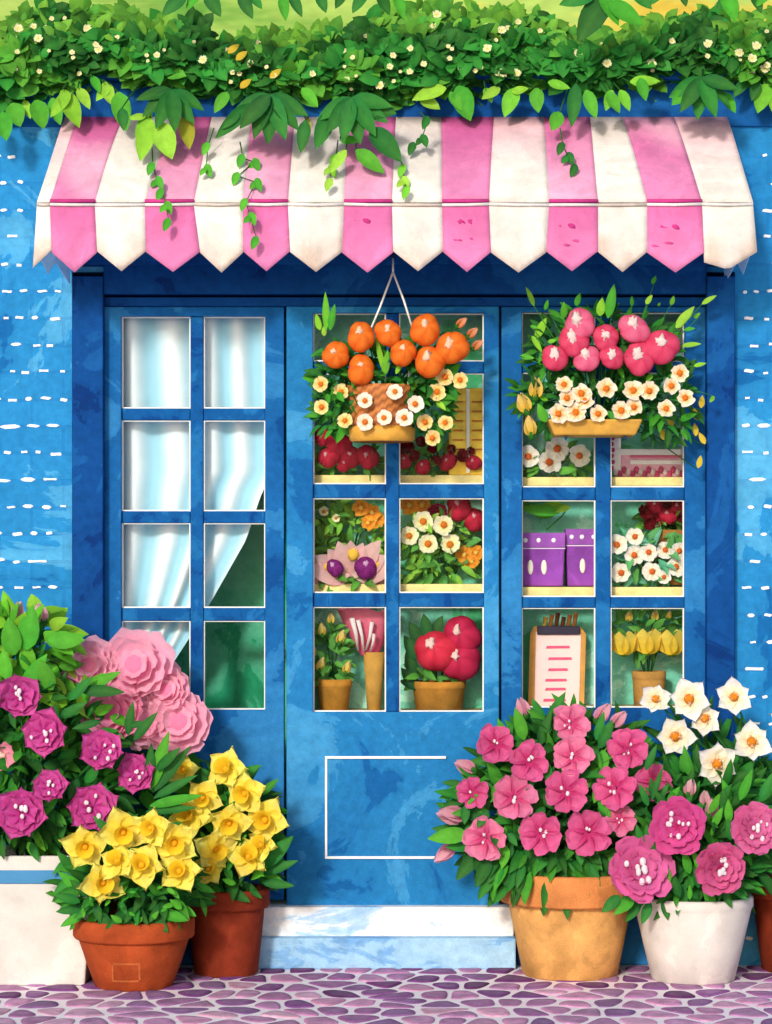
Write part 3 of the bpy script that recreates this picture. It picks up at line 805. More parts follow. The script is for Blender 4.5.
# ================================================================== POTS + PLANTS ON THE PAVEMENT
def round_pot(parent, c, rt, rb, hgt, col, rim_h, lip, mat='clay', rimcol=None, foot=0):
    """pot body with a rolled rim sub-part and soil"""
    t = .012
    body = MB(); zr = hgt - rim_h
    body.lathe([(rb * .2, .001), (rb * .94, 0.001), (rb, .006), (rb + (rt - lip - rb) * .5, zr * .5), (rt - lip, zr), (rt - lip, hgt - .004), (rt - lip - t, hgt - .004), (rt - lip - t, hgt - .05)], c, col)
    o = build('pot', body, M[mat], parent, c)
    rm = MB(); rr_ = rimcol or col
    rm.lathe([(rt - lip + .001, zr - .001), (rt - .006, zr), (rt - .001, zr + .006), (rt, hgt - .008), (rt - .004, hgt), (rt - lip - t + .002, hgt), (rt - lip - t - .002, hgt - .006), (rt - lip - t - .001, hgt - .03)], c, rr_)
    build('rim', rm, M[mat], o, c)
    so = MB(); so.lathe([(.002, hgt - .028), (rt - lip - t - .001, hgt - .032)], c, C(58, 40, 30)); build('soil', so, M['soil'], o, c)
    return o
def stems(mb, root, pts, col=C(40, 104, 42), r0=.005):
    for p in pts:
        p = V(p); a = V(root) + V(((p.x - root[0]) * .12, 0, 0)); m = a * .45 + p * .55 + V(((p.x - a.x) * -.10, .03, .04))
        mb.tube([a, m, p + V((0, .012, -.004))], r0, r0 * .6, col, 5)
def bY(px, py, e, Yc, dep):
    q = ((px - e[0]) / e[2]) ** 2 + ((py - e[1]) / e[3]) ** 2
    return Yc - dep * math.sqrt(max(.10, 1 - min(1, q))) - .045
GRP = 'potted flowers in front of the shop'

# ---- white planter with magenta blooms
Yp = -.28
t = thing('potted_plant', 'white square planter with a blue band and magenta frilly flowers at the left edge', 'potted plant', P(12, 984, Yp), GRP)
m = MB(); a = P(-78, 856, -.42); b = P(88, 984, -.42); y0, y1 = -.42, -.12
xc, hw_t, hw_b = (a.x + b.x) / 2, (b.x - a.x) / 2 + .02, (b.x - a.x) / 2 - .012
zt = a.z
def ring(z, k, ins=0): return [(xc - k + ins, y0 + ins + (hw_t - k) * .6, z), (xc + k - ins, y0 + ins + (hw_t - k) * .6, z), (xc + k - ins, y1 - ins, z), (xc - k + ins, y1 - ins, z)]
def loft(mb, rings, col, cap=True):
    vs = [p for q in rings for p in q]; fs = []
    for k in range(len(rings) - 1):
        for i in range(4): fs.append((k * 4 + i, k * 4 + (i + 1) % 4, (k + 1) * 4 + (i + 1) % 4, (k + 1) * 4 + i))
    if cap: fs.append((3, 2, 1, 0))
    mb.add(vs, fs, col)
loft(m, [ring(.001, hw_b), ring(zt, hw_t), ring(zt, hw_t, .014), ring(zt - .05, hw_t, .016)], C(224, 220, 214))
o = build('pot', m, M['glaze'], t, smooth=False, bevel=.006)
m = MB(); zb = P(0, 884, -.42).z; k1 = hw_b + (hw_t - hw_b) * (zb / zt) + .002; k2 = hw_b + (hw_t - hw_b) * ((zb + L(13)) / zt) + .002
loft(m, [ring(zb, k1 - .004), ring(zb + .002, k1), ring(zb + L(13) - .002, k2), ring(zb + L(13), k2 - .004)], C(78, 146, 196), False)
for v in m.v: v.y -= .003
build('band', m, M['glaze'], o, smooth=False)
m = MB(); m.add(ring(zt - .03, hw_t, .016), [(0, 1, 2, 3)], C(58, 40, 30)); build('soil', m, M['soil'], o, smooth=False)
e1 = (30, 750, 92, 112); E = (22, 770, 105, 110)
r = random.Random(31); lf = MB()
foliage(lf, [(20, 762, 98, 76), (40, 790, 80, 48), (5, 690, 60, 60)], Yp, .18, 900, .075, .034, GREENS, rr=r)
foliage(lf, [(25, 655, 44, 40), (20, 640, 42, 30), (75, 722, 40, 26), (10, 720, 30, 30)], Yp - .05, .10, 130, .085, .045, LIMES, rr=r, spread=.6)
foliage(lf, [(10, 836, 60, 12)], Yp - .10, .06, 60, .06, .026, GREENS + LIMES[:1], rr=r, hang=.5, spread=.4)
Yl = Yp - .16
leaves_px(lf, [(48, 640, 84, 640, .5), (44, 632, 74, 654, .45), (26, 650, 32, 606, .5), (14, 655, 8, 618, .55), (30, 672, 24, 640, .5), (22, 690, 46, 654, .35), (52, 690, 40, 660, .5), (8, 680, 2, 650, .5)], Yl, LIMES + MD, rr=r)
leaves_px(lf, [(76, 692, 120, 672, .26), (80, 690, 124, 692, .28), (70, 700, 92, 676, .3), (60, 718, 86, 702, .34), (128, 735, 132, 702, .3), (134, 740, 156, 712, .3), (130, 726, 146, 722, .4), (100, 722, 72, 728, .3)], Yl - .02, DK + MD, rr=r)
leaves_px(lf, [(150, 790, 168, 732, .24), (152, 792, 190, 746, .2), (154, 798, 196, 774, .2), (150, 806, 202, 794, .2), (146, 812, 196, 806, .2), (148, 786, 152, 744, .26), (156, 770, 180, 748, .3)], Yl + .04, MD + DK, rr=r)
build('foliage', lf, M['leaf'], t)
MG = (C(184, 36, 132), C(220, 92, 174)); fp = []
for (x, y, q) in ((19, 696, 24), (45, 732, 24), (102, 751, 23), (136, 773, 21), (50, 786, 19), (21, 813, 27), (93, 808, 25), (-40, 770, 24), (-22, 720, 22)):
    c = P(x, y, bY(x, y, E, Yp, .22)); fp.append(c); put(t, fl_dots(c, L(q * 1.02), MG, 7, 5, None, 2, point=1, width=.92), c)
c = P(2, 755, Yl); put(t, fl_simple(c, L(13), (C(240, 170, 180), C(238, 150, 176)), 5, None, .3, C(250, 220, 200)), c, label='pale pink small flower')
for (x, y) in ((17, 612), (41, 614)): c = P(x, y, Yp - .06); fp.append(c); put(t, fl_bud(c, L(9), C(244, 170, 186)), c, 'bud', 'calyx')
sm = MB(); stems(sm, (xc + .05, Yp, zt - .04), fp); build('stem', sm, M['leaf'], t)

# ---- pale pink peonies behind
Yq = -.10; base = P(128, 968, Yq); base.z = 0
t = thing('potted_plant', 'tall peony with large pale pink ruffled blooms against the left window', 'potted plant', base, GRP)
round_pot(t, base, .085, .06, .22, C(170, 78, 48), .04, .01)
fp = []
for (x, y, q, dk) in ((91, 668, 34, 0), (136, 668, 38, 0), (168, 692, 27, 0), (180, 724, 35, 0), (112, 714, 34, 1), (66, 690, 24, 1), (150, 726, 28, 0)):
    c = P(x, y, Yq - .10 - .001 * q + (.0 if not dk else -.03)); fp.append(c)
    cols = (C(250, 146, 188), C(255, 200, 220)) if not dk else (C(240, 112, 172), C(252, 170, 204))
    put(t, fl_rose(c, L(q), cols, V((-.25 + .1 * (q % 3), -1, .25)), None, .3, 5, 4, .5), c)
lf = MB(); r = random.Random(77); foliage(lf, [(128, 770, 60, 80)], Yq, .08, 160, .08, .035, GREENS, rr=r); build('foliage', lf, M['leaf'], t)
sm = MB(); stems(sm, base + V((0, 0, .2)), fp); build('stem', sm, M['leaf'], t)

# ---- terracotta pots of yellow flowers
YEL = (C(253, 222, 56), C(255, 242, 120))
def yellow(label, cx, bot, Yc, rt, rb, hpx, col, flowers, ell, dep, seed, fol, extra):
    base = P(cx, bot, Yc); base.z = 0
    t = thing('potted_plant', label, 'potted plant', base, GRP)
    hh = P(cx, hpx, Yc - rt).z
    round_pot(t, base, rt, rb, hh, col, L(19), .016, rimcol=jit(col, .05))
    r = random.Random(seed); lf = MB()
    foliage(lf, fol, Yc - .02, dep, 420, .07, .026, GREENS, rr=r)
    leaves_px(lf, extra, Yc - dep * .9, MD + DK, .34, r)
    for _ in range(26):
        f_ = r.choice(fol); x = f_[0] + r.uniform(-.8, .8) * f_[2]; y = f_[1] + r.uniform(.1, .9) * f_[3]
        leaves_px(lf, [(x, y, x + r.uniform(-14, 14), y + r.uniform(-12, 12), .45)], Yc - dep - .02, MD, .45, r)
    build('foliage', lf, M['leaf'], t)
    fp = []
    for (x, y, q) in flowers:
        c = P(x, y, bY(x, y, ell, Yc, dep) - .02); fp.append(c)
        put(t, fl_trumpet(c, L(q * 1.16), YEL, C(252, 214, 50)), c, 'flower', 'trumpet')
    sm = MB(); stems(sm, base + V((0, 0, hh - .03)), fp); build('stem', sm, M['leaf'], t)
yellow('taller terracotta pot of yellow trumpet flowers standing beside the door step', 226, 972, -.17, L(43), .098, 893, C(150, 60, 38),
       [(227, 770, 21), (246, 793, 21), (190, 818, 23), (229, 822, 21), (266, 820, 23), (214, 848, 21), (248, 858, 21), (203, 797, 18), (184, 770, 15), (262, 846, 17), (208, 870, 17)], (225, 830, 66, 80), .13, 41,
       [(222, 852, 52, 44), (228, 815, 42, 40)],
       [(262, 868, 292, 836, .36), (264, 874, 297, 860, .28), (262, 882, 294, 886, .3), (258, 870, 282, 880, .3), (258, 862, 268, 840, .3), (240, 820, 250, 782, .3), (214, 812, 222, 778, .3), (236, 850, 246, 820, .4), (250, 890, 262, 898, .4), (226, 888, 250, 902, .4)])
yellow('front terracotta flowerpot with a raised square panel and yellow trumpet flowers', 134, 990, -.40, L(58), .116, 925, C(180, 80, 42),
       [(85, 846, 21), (123, 831, 22), (102, 882, 21), (142, 866, 21), (152, 828, 18), (174, 842, 22), (180, 872, 20), (118, 862, 18)], (134, 858, 80, 66), .16, 43,
       [(132, 890, 72, 36), (130, 862, 56, 36)],
       [(84, 892, 58, 872, .36), (80, 902, 54, 894, .38), (82, 908, 56, 912, .36), (84, 914, 60, 926, .36), (90, 896, 70, 880, .4), (100, 912, 112, 936, .5), (118, 914, 134, 926, .5), (150, 914, 168, 932, .5), (160, 912, 188, 920, .4), (140, 905, 128, 934, .5), (96, 904, 100, 922, .5), (178, 906, 196, 916, .45)])
# raised panel on the front pot
tp = [o for o in COL.objects if o.get('label', '').startswith('front terracotta')][0]
m = MB(); cb = WORLD[tp]
for (px0, px1, py0, py1) in ((114, 141, 962, 964), (112, 139, 980, 982), (112, 114, 964, 980), (139, 141, 964, 980)):
    for k in range(4):
        xa = px0 + (px1 - px0) * k / 4; xb = px0 + (px1 - px0) * (k + 1) / 4
        def on(px, py):
            p = P(px, py, -.52); zz = p.z; rad = .116 + (L(58) - .016 - .116) * zz / .16
            dx = p.x - cb.x; return V((p.x, cb.y - math.sqrt(max(.001, (rad + .003) ** 2 - dx * dx)), zz))
        q = [on(xa, py1), on(xb, py1), on(xb, py0), on(xa, py0)]
        m.add(q, [(0, 1, 2, 3)], C(200, 106, 60))
build('raised_panel', m, M['clay'], [c for c in tp.children if c.name.startswith('pot')][0], smooth=False)

# ---- orange pot with pink flowers
Yo = -.185; base = P(570, 982, Yo); base.z = 0
t = thing('potted_plant', 'pale orange clay pot filled with a wide bush of pink flowers', 'potted plant', base, GRP)
hh = P(570, 877, Yo - .19).z
round_pot(t, base, L(70), .145, hh, C(236, 176, 104), L(30), .03, rimcol=C(228, 146, 84))
r = random.Random(51); lf = MB(); E = (556, 800, 124, 100)
foliage(lf, [(556, 810, 100, 78), (560, 850, 78, 40), (570, 760, 66, 46)], Yo - .02, .17, 900, .085, .032, GREENS, rr=r)
foliage(lf, [(556, 868, 66, 26)], Yo - .12, .09, 110, .085, .03, GREENS, rr=r, hang=1.4, spread=.35)
leaves_px(lf, [(468, 834, 428, 838, .42), (478, 852, 456, 880, .42), (490, 855, 476, 888, .4), (470, 848, 446, 846, .4), (500, 868, 512, 890, .5), (536, 850, 538, 894, .34), (556, 852, 574, 894, .4), (580, 852, 600, 892, .36), (606, 850, 618, 874, .4), (590, 790, 614, 752, .2), (584, 792, 606, 748, .16), (600, 748, 612, 720, .4), (596, 740, 604, 712, .3), (556, 742, 550, 712, .4), (540, 745, 552, 710, .34), (524, 740, 516, 708, .4), (470, 820, 490, 800, .5), (486, 785, 496, 768, .5), (508, 740, 512, 726, .4)], Yo - .16, DK + MD, rr=r)
for _ in range(50):
    a = r.uniform(0, 6.28); k = r.random() ** .5; x, y = 552 + math.cos(a) * k * 96, 812 + math.sin(a) * k * 76
    leaves_px(lf, [(x, y, x + r.uniform(-12, 12), y + r.uniform(8, 24), .5)], bY(x, y, E, Yo, .16) - .01, MD + DK, .5, r)
build('foliage', lf, M['leaf'], t)
PK = (C(196, 40, 112), C(226, 104, 160)); PL = (C(206, 52, 120), C(238, 140, 180)); fp = []
for i, (x, y, q) in enumerate(((570, 724, 20), (495, 744, 20), (529, 761, 20), (573, 757, 20), (629, 749, 21), (472, 792, 16), (513, 797, 24), (566, 792, 22), (616, 788, 21), (486, 838, 22), (541, 833, 21), (589, 832, 23), (619, 820, 16), (653, 781, 18))):
    c = P(x, y, bY(x, y, E, Yo, .21)); fp.append(c)
    put(t, fl_dots(c, L(q * .93), PK if i % 3 else PL, 6, 2 if i % 2 else 3, layers=1), c)
for (x, y, q, d) in ((523, 708, 9, (-.4, -.2, 1)), (602, 714, 10, (.8, -.2, 1)), (618, 720, 9, (.9, -.2, .9)), (466, 767, 10, (-.8, -.2, .4)), (452, 815, 13, (-1, -.4, .2)), (445, 853, 11, (-.8, -.3, -.6))):
    c = P(x, y, Yo - .08); fp.append(c); put(t, fl_bud(c, L(q), C(240, 150, 184), d), c, 'bud', 'calyx')
sm = MB(); stems(sm, base + V((0, 0, hh - .03)), fp); build('stem', sm, M['leaf'], t)

# ---- white pot with magenta carnations
Yw = -.28; base = P(693, 986, Yw); base.z = 0
t = thing('potted_plant', 'round white pot of deep pink carnation-like blooms right of the orange pot', 'potted plant', base, GRP)
hh = P(693, 902, Yw - .17).z
round_pot(t, base, L(58), .125, hh, C(232, 225, 218), L(12), .006, 'glaze')
r = random.Random(61); lf = MB(); E = (695, 850, 90, 80)
foliage(lf, [(694, 860, 72, 50), (700, 820, 66, 50)], Yw - .02, .15, 560, .085, .028, GREENS, rr=r)
leaves_px(lf, [(620, 896, 602, 912, .5), (634, 898, 614, 914, .46), (640, 902, 626, 922, .42), (650, 902, 642, 924, .44), (664, 898, 668, 920, .44), (682, 884, 684, 916, .34), (690, 890, 700, 912, .4), (706, 888, 716, 910, .4), (722, 888, 732, 908, .38), (730, 886, 748, 900, .36), (738, 884, 756, 888, .36), (652, 800, 662, 768, .2), (648, 806, 640, 784, .3), (646, 770, 656, 745, .3), (700, 862, 690, 832, .4), (682, 862, 676, 856, .4), (740, 800, 752, 770, .3), (730, 800, 722, 778, .34), (760, 800, 774, 772, .3), (748, 790, 752, 762, .3)], Yw - .16, DK + MD, rr=r)
for _ in range(44):
    a = r.uniform(0, 6.28); k = r.random() ** .5; x, y = 694 + math.cos(a) * k * 66, 846 + math.sin(a) * k * 62
    leaves_px(lf, [(x, y, x + r.uniform(-14, 14), y - r.uniform(8, 28), .36)], bY(x, y, E, Yw, .15) - .01, MD + DK, .4, r)
build('foliage', lf, M['leaf'], t)
fp = []
for (x, y, q, cols) in ((678, 826, 27, (C(186, 34, 110), C(218, 84, 156))), (639, 870, 34, (C(206, 70, 142), C(228, 112, 174))), (719, 867, 27, (C(180, 28, 104), C(226, 106, 162))), (753, 829, 25, (C(196, 46, 122), C(230, 118, 174)))):
    c = P(x, y, bY(x, y, E, Yw, .18) - .02); fp.append(c); put(t, fl_dots(c, L(q), cols, 7, 9, layers=3), c)
for (x, y, q) in ((690, 788, 8), (705, 799, 7), (712, 809, 9)):
    c = P(x, y, Yw - .13); fp.append(c); put(t, fl_bud(c, L(q), C(242, 168, 190)), c, 'bud', 'calyx')
sm = MB(); stems(sm, base + V((0, 0, hh - .03)), fp); build('stem', sm, M['leaf'], t)

# ---- terracotta pot at the right edge with white narcissus
Yn = -.10; base = P(802, 965, Yn); base.z = 0
t = thing('potted_plant', 'brown terracotta pot at the right edge with tall white orange-eyed narcissus', 'potted plant', base, GRP)
hh = P(802, 874, Yn - .1).z
round_pot(t, base, .165, .125, hh, C(150, 60, 36), L(26), .016)
r = random.Random(71); lf = MB()
foliage(lf, [(740, 800, 52, 50), (700, 770, 44, 36), (790, 830, 60, 50)], Yn - .02, .08, 240, .11, .024, GREENS, rr=r, spread=.5)
leaves_px(lf, [(690, 830, 664, 762, .16), (700, 840, 676, 770, .16), (706, 830, 694, 766, .16), (720, 830, 740, 766, .18), (740, 820, 766, 760, .18), (730, 800, 744, 716, .16), (690, 780, 700, 740, .24), (744, 730, 734, 716, .4)], Yn - .06, DK + MD, rr=r)
build('foliage', lf, M['leaf'], t)
fp = []
for (x, y, q) in ((655, 699, 17), (689, 699, 23), (734, 697, 20), (675, 736, 22), (704, 719, 19), (716, 763, 23), (751, 742, 22), (790, 720, 20)):
    c = P(x, y, Yn - (.30 if y > 755 else .18) - .01 * (q > 20)); fp.append(c)
    put(t, fl_simple(c, L(q), (C(250, 236, 190), C(250, 249, 246)), 6, face_dir(r, .25), .10, C(238, 150, 36), .22, .56, -.1, point=1), c)
sm = MB(); stems(sm, base + V((0, 0, hh - .03)), fp); build('stem', sm, M['leaf'], t)

# ================================================================== HANGING BASKETS
WFL = (C(246, 192, 44), C(253, 238, 176))
OC = C(232, 128, 36)
Yb = -.16
t = thing('hanging_basket', 'wicker basket of round orange blooms hanging on white cord before the door', 'hanging basket', P(385, 272, Yb), 'flower baskets hung at the front')
m = MB(); ap = P(393, 272, Yb)
for (x, y, dy) in ((364, 345, .0), (413, 330, 0.)):
    m.tube([ap, P((393 + x) / 2 + 1, (272 + y) / 2, Yb + dy / 2), P(x, y, Yb + dy)], .0035, .0035, C(240, 238, 232), 6)
m.tube([ap, ap + V((0, 0, .012)), P(393, 262, Yb + .02), P(393, 256, Yb + .06)], .0035, .0035, C(240, 238, 232), 6)
m.tube([P(364, 345, Yb), P(372, 386, Yb - .02)], .0035, .003, C(240, 238, 232), 6); m.tube([P(413, 330, Yb), P(408, 386, Yb - .02)], .0035, .003, C(240, 238, 232), 6)
build('cord', m, M['rope'], t)
# bracket that carries it: bar from the header
m = MB(); m.tube([P(393, 258, -.04), P(393, 254, Yb + .02), P(393, 257, Yb)], .005, .004, C(20, 50, 100), 8); build('hook', m, M['attr'], t)
c = P(382, 441, Yb); m = MB(); rr0 = L(29)
prof = [(.01, 0), (rr0, .0)]
H_ = L(54); wv = []
for k in range(13):
    z = .012 + (H_ - .012) * k / 12; rad = rr0 + (L(34) - rr0) * k / 12
    wv.append((rad + (.002 if k % 2 else -.001), z))
prf = prof + wv + [(L(34) - .01, H_), (L(34) - .012, H_ - .05)]
m.lathe(prf, c, C(190, 112, 50), 64)
for k in range(2, 15):
    for i in range(64):
        v_ = m.v[k * 64 + i]; sg = 1 if ((i // 2) + k) % 2 else -1
        d_ = V((v_.x - c.x, v_.y - c.y, 0)).normalized(); m.v[k * 64 + i] = v_ + d_ * (.0028 * sg); m.c[k * 64 + i] = C(206, 130, 64) if sg > 0 else C(150, 82, 38)
o = build('basket', m, M['wood'], t, c)
m = MB(); m.lathe([(rr0 + .002, -.003), (rr0 + .009, .004), (rr0 + .012, L(12)), (rr0 + .004, L(14))], c, C(216, 160, 62), 36); build('base_band', m, M['wood'], o, c)
r = random.Random(81); lf = MB()
foliage(lf, [(382, 372, 66, 34), (422, 396, 26, 34), (340, 395, 28, 36), (432, 372, 26, 20)], Yb, .07, 400, .048, .022, GREENS + MD[:1], rr=r)
foliage(lf, [(434, 412, 14, 26), (334, 410, 18, 22)], Yb + .02, .05, 80, .045, .02, GREENS + MD, rr=r)
leaves_px(lf, [(326, 330, 326, 292, .2), (330, 330, 334, 304, .3), (320, 330, 316, 314, .4), (324, 336, 324, 326, .5), (384, 372, 376, 336, .16), (396, 374, 402, 360, .3), (404, 398, 418, 380, .3), (436, 400, 446, 410, .4), (384, 376, 388, 350, .3)], Yb - .06, LM + MD, rr=r)
build('foliage', lf, M['leaf'], t)
ORG = (C(232, 88, 14), C(248, 134, 44)); fp = []
for (x, y, q) in ((361, 337, 14), (388, 333, 13), (425, 330, 15), (452, 348, 16), (430, 362, 15), (403, 353, 13), (336, 355, 13), (361, 370, 14)):
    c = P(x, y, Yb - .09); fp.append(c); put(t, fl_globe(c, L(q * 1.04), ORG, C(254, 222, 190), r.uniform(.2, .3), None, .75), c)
for (x, y) in ((461, 323), (472, 333), (477, 345)): c = P(x, y, Yb - .02); fp.append(c); put(t, fl_bud(c, L(6), C(236, 130, 48), (.6, -.2, .5)), c, 'bud', 'calyx')
for (x, y) in ((321, 384), (341, 392), (322, 407), (345, 421), (437, 392), (445, 377), (460, 380), (425, 422), (445, 423), (432, 438)):
    c = P(x, y, Yb - .06); fp.append(c); put(t, fl_simple(c, L(7.2 + r.random() * 2), WFL, 6, face_dir(r, .25), .2, OC, .34, .95), c)
for (x, y) in ((365, 401), (395, 392), (365, 422), (384, 418), (404, 418), (415, 404)):
    c = P(x, y, Yb - .115); fp.append(c); put(t, fl_simple(c, L(7.8 + r.random()), (C(252, 232, 190), C(252, 246, 236)), 6, face_dir(r, .2), .2, OC, .34, .95), c)
sm = MB(); stems(sm, P(382, 395, Yb), fp, r0=.003); build('stem', sm, M['leaf'], t)

t = thing('hanging_basket', 'shallow golden trough of red and pink round blooms fixed before the right window', 'hanging basket', P(596, 435, -.02), 'flower baskets hung at the front')
m = MB(); y0, y1 = -.20, -.03; a = P(548, 419, y0); b = P(643, 435, y0)
m.add([(a.x + .02, y0 + .02, b.z), (b.x - .02, y0 + .02, b.z), (b.x - .02, y1, b.z), (a.x + .02, y1, b.z), (a.x, y0, a.z), (b.x, y0, a.z), (b.x, y1, a.z), (a.x, y1, a.z), (a.x + .012, y0 + .012, a.z), (b.x - .012, y0 + .012, a.z), (b.x - .012, y1 - .012, a.z), (a.x + .012, y1 - .012, a.z)],
      [(3, 2, 1, 0), (0, 1, 5, 4), (1, 2, 6, 5), (2, 3, 7, 6), (3, 0, 4, 7), (4, 5, 9, 8), (5, 6, 10, 9), (6, 7, 11, 10), (7, 4, 8, 11), (8, 9, 10, 11)], C(208, 158, 66))
build('trough', m, M['wood'], t, smooth=False, bevel=.006)
m = MB()
for x in (566, 625): m.tube([P(x, 438, -.19), P(x, 438, .0), P(x, 400, .0)], .005, .005, C(20, 50, 100), 8)
build('bracket', m, M['attr'], t)
Yb = -.12
r = random.Random(91); lf = MB()
foliage(lf, [(604, 350, 72, 40), (600, 398, 62, 22), (660, 400, 34, 40), (545, 392, 26, 36)], Yb + .02, .07, 520, .05, .02, GREENS, rr=r)
leaves_px(lf, [(534, 306, 527, 287, .3), (545, 310, 548, 300, .4), (564, 318, 564, 302, .45), (576, 306, 580, 293, .45), (600, 316, 602, 298, .5), (608, 318, 614, 284, .3), (632, 306, 632, 296, .4), (646, 304, 652, 295, .5), (652, 284, 656, 276, .5), (671, 305, 674, 296, .5), (702, 304, 716, 295, .34), (676, 328, 694, 306, .34), (684, 330, 695, 328, .4), (682, 346, 701, 343, .3), (694, 366, 706, 363, .35), (694, 318, 700, 313, .5), (658, 306, 660, 303, .5), (536, 338, 546, 318, .4), (530, 326, 538, 328, .4), (520, 356, 534, 358, .4), (532, 336, 542, 352, .3), (548, 342, 556, 340, .5), (618, 366, 624, 378, .4), (652, 374, 646, 382, .5), (548, 400, 538, 396, .5), (546, 422, 538, 404, .5), (714, 396, 710, 402, .5)], Yb - .03, LM + MD, rr=r)
for (x, y) in ((534, 306), (548, 310), (564, 318), (578, 306), (601, 316), (611, 318), (632, 306), (648, 304), (654, 284), (671, 305), (702, 304), (678, 328), (685, 330), (682, 346), (694, 366), (698, 318), (536, 338), (530, 326), (520, 356), (714, 396)):
    lf.tube([P(602 + (x - 602) * .25, 385, Yb), P(602 + (x - 602) * .75, 375 + (y - 375) * .6, Yb - .03), P(x, y, Yb - .035)], .0018, .0011, C(60, 140, 50), 5)
build('foliage', lf, M['leaf'], t)
fp = []; RD = (C(210, 36, 84), C(234, 84, 122)); RP = (C(220, 66, 116), C(240, 118, 156))
for i, (x, y, q) in enumerate(((580, 324, 15), (574, 341, 15), (555, 358, 13), (587, 359, 13), (606, 338, 13), (612, 357, 12), (634, 329, 15), (662, 347, 17), (640, 358, 16))):
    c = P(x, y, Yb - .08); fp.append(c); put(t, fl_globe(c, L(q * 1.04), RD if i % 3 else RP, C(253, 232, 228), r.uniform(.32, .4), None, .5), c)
for (x, y) in ((564, 385), (567, 398), (581, 394), (585, 401), (576, 413), (606, 389), (598, 414), (633, 391), (649, 391), (671, 386), (680, 373), (685, 398), (666, 409), (634, 407), (621, 411), (558, 414)):
    c = P(x, y, Yb - .085); fp.append(c); put(t, fl_simple(c, L(7.8 + r.random() * 2), (C(246, 196, 60), C(252, 244, 230)), 5, face_dir(r, .25), .2, OC, .36, .95), c)
for (x, y) in ((524, 404), (536, 389), (530, 427)): c = P(x, y, Yb - .05); fp.append(c); put(t, fl_bud(c, L(9.5), C(250, 208, 50), (r.uniform(-.7, .2), -.3, 1)), c, 'bud', 'calyx', 'large yellow bud')
for (x, y) in ((672, 427), (664, 440), (701, 408), (697, 420), (696, 436), (705, 444), (698, 468)):
    m = MB(); p = P(x, y, Yb + .03); m.leaf(p, V((r.uniform(-.6, .3), 0, 1)), L(13), L(6), C(234, 200, 60)); put(t, (m, None), p, 'yellow_petal'); fp.append(p)
sm = MB(); stems(sm, P(596, 422, Yb), fp, r0=.0028); build('stem', sm, M['leaf'], t)

